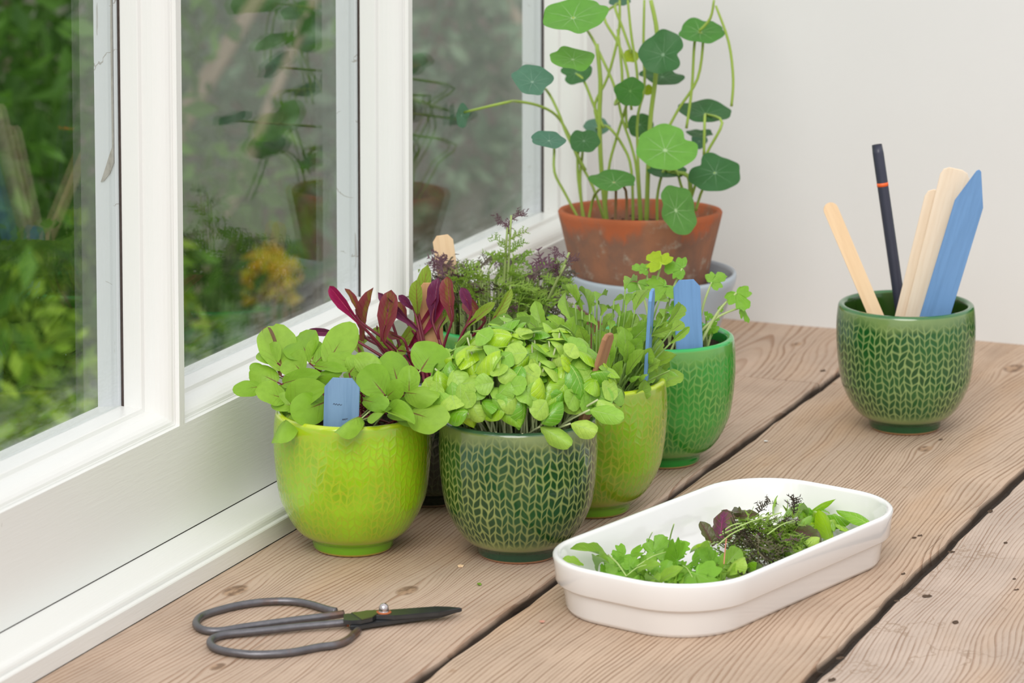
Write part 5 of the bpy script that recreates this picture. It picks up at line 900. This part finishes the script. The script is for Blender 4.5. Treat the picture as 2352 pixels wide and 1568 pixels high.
dish = obj('serving_dish', dish_mesh(porc.m)); dish.location = (DC[0], DC[1], 0); dish.rotation_euler.z = DA
tag(dish, 'oblong white porcelain dish with a stepped rim holding cut salad leaves', 'dish')
# ---------------------------------------------------------------- cut leaves lying in it, each one a thing
L_pc = leaf_mesh('purple_chard_cut', lambda u: S_ov(u)*(1+.06*math.sin(u*19)), leaf_mat('cut_purple_leaf', (.16, .035, .10), (.16, .035, .10), (.30, .03, .14), .05, .5, .25, .35, (.13, .09, .035), 0, None, 6), .1, .3, .3, .15, 3)
L_pd = leaf_mesh('dark_chard_cut', S_rock, leaf_mat('cut_dark_leaf', (.08, .035, .045), (.11, .09, .03), (.16, .03, .08), .05, .4, .25, .35, (.10, .12, .03), 0, None, 6), .2, .3, .1, .15, 3)
L_bb = leaf_mesh('bright_basil_cut', S_basil, leaf_mat('cut_bright_basil', (.36, .62, .01), (.36, .62, .01), (.45, .7, .08), .03, .2, .3, .3), .1, .3, .5, .04, 2)
m_cs = plain('salad_sprig', (.42, .56, .18), .45, .4, 0, .1, 40); m_ct = plain('cut_pink_stem', (.70, .22, .16), .45, .4, 0, .2, 120)
rd = random.Random(2)
KIND = {'r': ('cut_rocket_leaf', 'cut leaf', 'cut rocket leaves in the dish'), 'b': ('cut_basil_leaf', 'cut leaf', 'cut basil leaves in the dish'), 'c': ('cut_coriander_leaf', 'cut leaf', 'cut coriander leaves in the dish'),
        'm': ('cut_mustard_frond', 'cut leaf', 'cut green mustard fronds in the dish'), 'M': ('cut_mustard_frond', 'cut leaf', 'cut purple mustard fronds in the dish'), 's': ('salad_sprig', 'stem', 'cut green stems in the dish'),
        'p': ('cut_beet_leaf', 'cut leaf', None), 'P': ('cut_beet_leaf', 'cut leaf', None), 'B': ('cut_basil_leaf', 'cut leaf', None), 't': ('salad_sprig', 'stem', None)}
OWN = {'r': ['rocket leaf leaning against the near corner wall of the dish', 'narrow rocket leaf standing upright near the near corner', 'rocket leaf lying lowest at the near corner of the dish', 'pale folded rocket leaf among the coriander stalks', 'rocket leaf with a raised edge behind the near rim', 'small grey green rocket leaf close behind the near rim', 'wavy grey green rocket leaf beside the raised-edge one', 'tiny rocket leaf tucked under the near rim', 'rounded grey green rocket leaf beside the pink stem', 'curled rocket leaf between coriander and mustard'],
       'b': ['round spotted leaf beside the long near rim', 'smooth bright leaf touching the mustard heap by the near rim', 'round leaf at the back of the coriander heap', 'thin pale basil leaf standing against the far wall of the dish', 'round basil leaf standing behind the mustard tips', 'pointed basil leaf in front of the far wall', 'slender pointed basil leaf nearest the far wall', 'basil leaf pointing towards the mustard heap', 'wide wavy basil leaf at the middle of the far heap', 'large smooth basil leaf towards the far end', 'pale basil leaf farthest along the dish, by the end wall', 'basil leaf underneath the wide wavy one', 'small basil leaf against the near rim beside the mustard', 'matt basil leaf beside the dark purple leaf', 'small flat basil leaf under the large smooth one', 'single green leaf between the purple leaf and the mustard', 'small basil leaf close behind the mustard tips'],
       'c': ['coriander leaf with deep lobes at the back left of the heap', 'upright coriander leaf with three clear lobes', 'toothed coriander leaf behind the crossing stalks', 'tallest coriander leaf at the top of the heap', 'broad dark coriander leaf in the middle of the heap', 'finely toothed coriander leaf nearest the dish end', 'small pointed coriander leaf over the forked stalk', 'largest fan-shaped coriander leaf against the near rim', 'pale coriander leaf under the pink stem', 'coriander leaf low behind the near rim', 'coriander leaf next to the curled rocket leaf', 'coriander leaf behind the largest fan-shaped one'],
       'm': ['longest green mustard frond lying across the heap'], 'M': ['dark mustard frond tip rising highest above the heap', 'purple mustard frond standing at the far side of the heap', 'thin dark mustard frond beside the standing purple one', 'violet mustard frond drooping at the front of the heap', 'violet mustard frond pointing at the near rim', 'reddish purple mustard frond by the dark leaf', 'small violet mustard frond at the near side'],
       's': ['pale split stalk forming the left arm of a fork', 'pale stalk forming the right arm of the fork', 'long coriander stalk crossing the heap', 'thick pale stalk sticking up above the coriander', 'thin stalk sticking up at the back of the coriander', 'short stalk of the largest fan-shaped leaf', 'longest pale stalk across the mustard heap', 'short pale stalk beside the purple leaf', 'olive stalk below the purple leaf', 'thin stalk at the far side of the mustard', 'bottom olive stalk at the near end of the mustard', 'short curved stalk on top of the mustard'],
       'p': ['broad purple cut beet leaf with magenta veins in the dish'], 'B': ['brightest yellow green cut basil leaf standing up in the dish'], 't': ['single pink red cut stem between coriander and mustard'],
       'P': ['small dark purple cut leaf tip at the side wall of the dish', 'long olive brown cut beet leaf lying behind the purple one', 'crinkled olive cut leaf tip topmost behind the purple leaf', 'dark green purple cut leaf between the mustard and the basil']}
REST = {'r': 'cut rocket leaf buried low in the near heap of leaves', 'c': 'cut coriander leaf buried low in the near heap of leaves', 'b': 'cut basil leaf lying low in the far heap of leaves', 'm': 'feathery green mustard frond within the tangled middle heap', 'M': 'feathery purple mustard frond within the tangled middle heap'}
OWN = {k: iter(v) for k, v in OWN.items()}
for i, (bx, by, bz, tx, ty, tz, wd, k) in enumerate(CUT):
    low = len(k) > 1; k = k[0]
    B, T = Vector((bx, by, bz)), Vector((tx, ty, tz))
    # keep everything inside the dish walls
    def clampd(p):
        q = p-Vector((*DC, 0)); s_, t_ = q.x*math.cos(DA)+q.y*math.sin(DA), q.x*math.sin(DA)-q.y*math.cos(DA)
        s_ = max(-DL+.012, min(DL-.012, s_)); t_ = max(-DW+.012, min(DW-.012, t_))
        return Vector((DC[0]+s_*math.cos(DA)+t_*math.sin(DA), DC[1]+s_*math.sin(DA)-t_*math.cos(DA), p.z))
    B, T = clampd(B), clampd(T)
    h = Vector((.3+rd.uniform(-.5, .5), -.6, .8))
    if k in 'st':
        o = tube_obj('salad_sprig', [B, B.lerp(T, .5)+Vector((0, 0, .0015)), T], [wd*.42, wd*.38, wd*.3], None, m_cs if k == 's' else m_ct, sides=6, res=3)
    elif k == 'c':
        y = (T-B); n = Vector((.3, -.75, .6)); n = (n-y.normalized()*n.dot(y.normalized())*.8).normalized(); n = (n+Vector((rd.uniform(-.6, .6), rd.uniform(-.3, .3), rd.uniform(-.3, .5)))).normalized()
        x = (y-n*n.dot(y)).normalized(); yy = n.cross(x); R = wd*.66; P = B.lerp(T, .38)
        o = bpy.data.objects.new('cut_coriander_leaf', COM[2 if i % 3 else 0]); link(o)
        o.matrix_world = Matrix(((x.x*R, yy.x*R, n.x*R, P.x), (x.y*R, yy.y*R, n.y*R, P.y), (x.z*R, yy.z*R, n.z*R, P.z), (0, 0, 0, 1)))
    else:
        me = {'r': L_ro[i % 2], 'b': (L_ba[i % 3] if i % 3 else L_bc[1]), 'B': L_bb, 'p': L_pc, 'P': L_pd, 'm': FR[(0, 2, 4)[i % 3]], 'M': FR[(3, 5, 1)[i % 3]]}[k]
        if k in 'mM': h = Vector((rd.uniform(-.6, .6), rd.uniform(-.6, .6), 1)); wd = (T-B).length*.75
        o = leaf('cut_leaf', me, None, B, T, wd, h, rd.uniform(-.3, .3))
    nm, ct, gp = KIND[k]; o.name = nm; lb = None if low else next(OWN[k], None)
    if lb: tag(o, lb, ct, gp)
    else: tag(o, REST[k], ct, gp)
# ---------------------------------------------------------------- crumbs on the boards
def crumb(name, x, y, s, mat, label, seed, flat=.5):
    r = random.Random(seed); bm = bmesh.new(); bmesh.ops.create_icosphere(bm, subdivisions=1, radius=s)
    for q in bm.verts: q.co *= r.uniform(.5, 1.25); q.co.z *= flat
    lo = min(q.co.z for q in bm.verts)
    for q in bm.verts: q.co.z -= lo
    o = from_bm(name, bm, mat); o.location = (x, y, .0003); return tag(o, label, 'crumb')
crumb('dry_crumb', *DEB[0], .0022, W_tan, 'tiny tan dry crumb on the plank below the dark green pot', 1)
crumb('leaf_scrap', *DEB[1], .0020, m_ro, 'tiny green leaf scrap on the plank in front of the basil pot', 2, .4)
crumb('wood_chip', *DEB[2], .0019, plain('pinkish_chip', (.50, .25, .18), .8), 'tiny pinkish wood chip near the corner of the white dish', 3)
crumb('paint_chip', *DEB[3], .0022, porc.m, 'tiny white paint chip on the plank left of the tool pot', 4, .3)
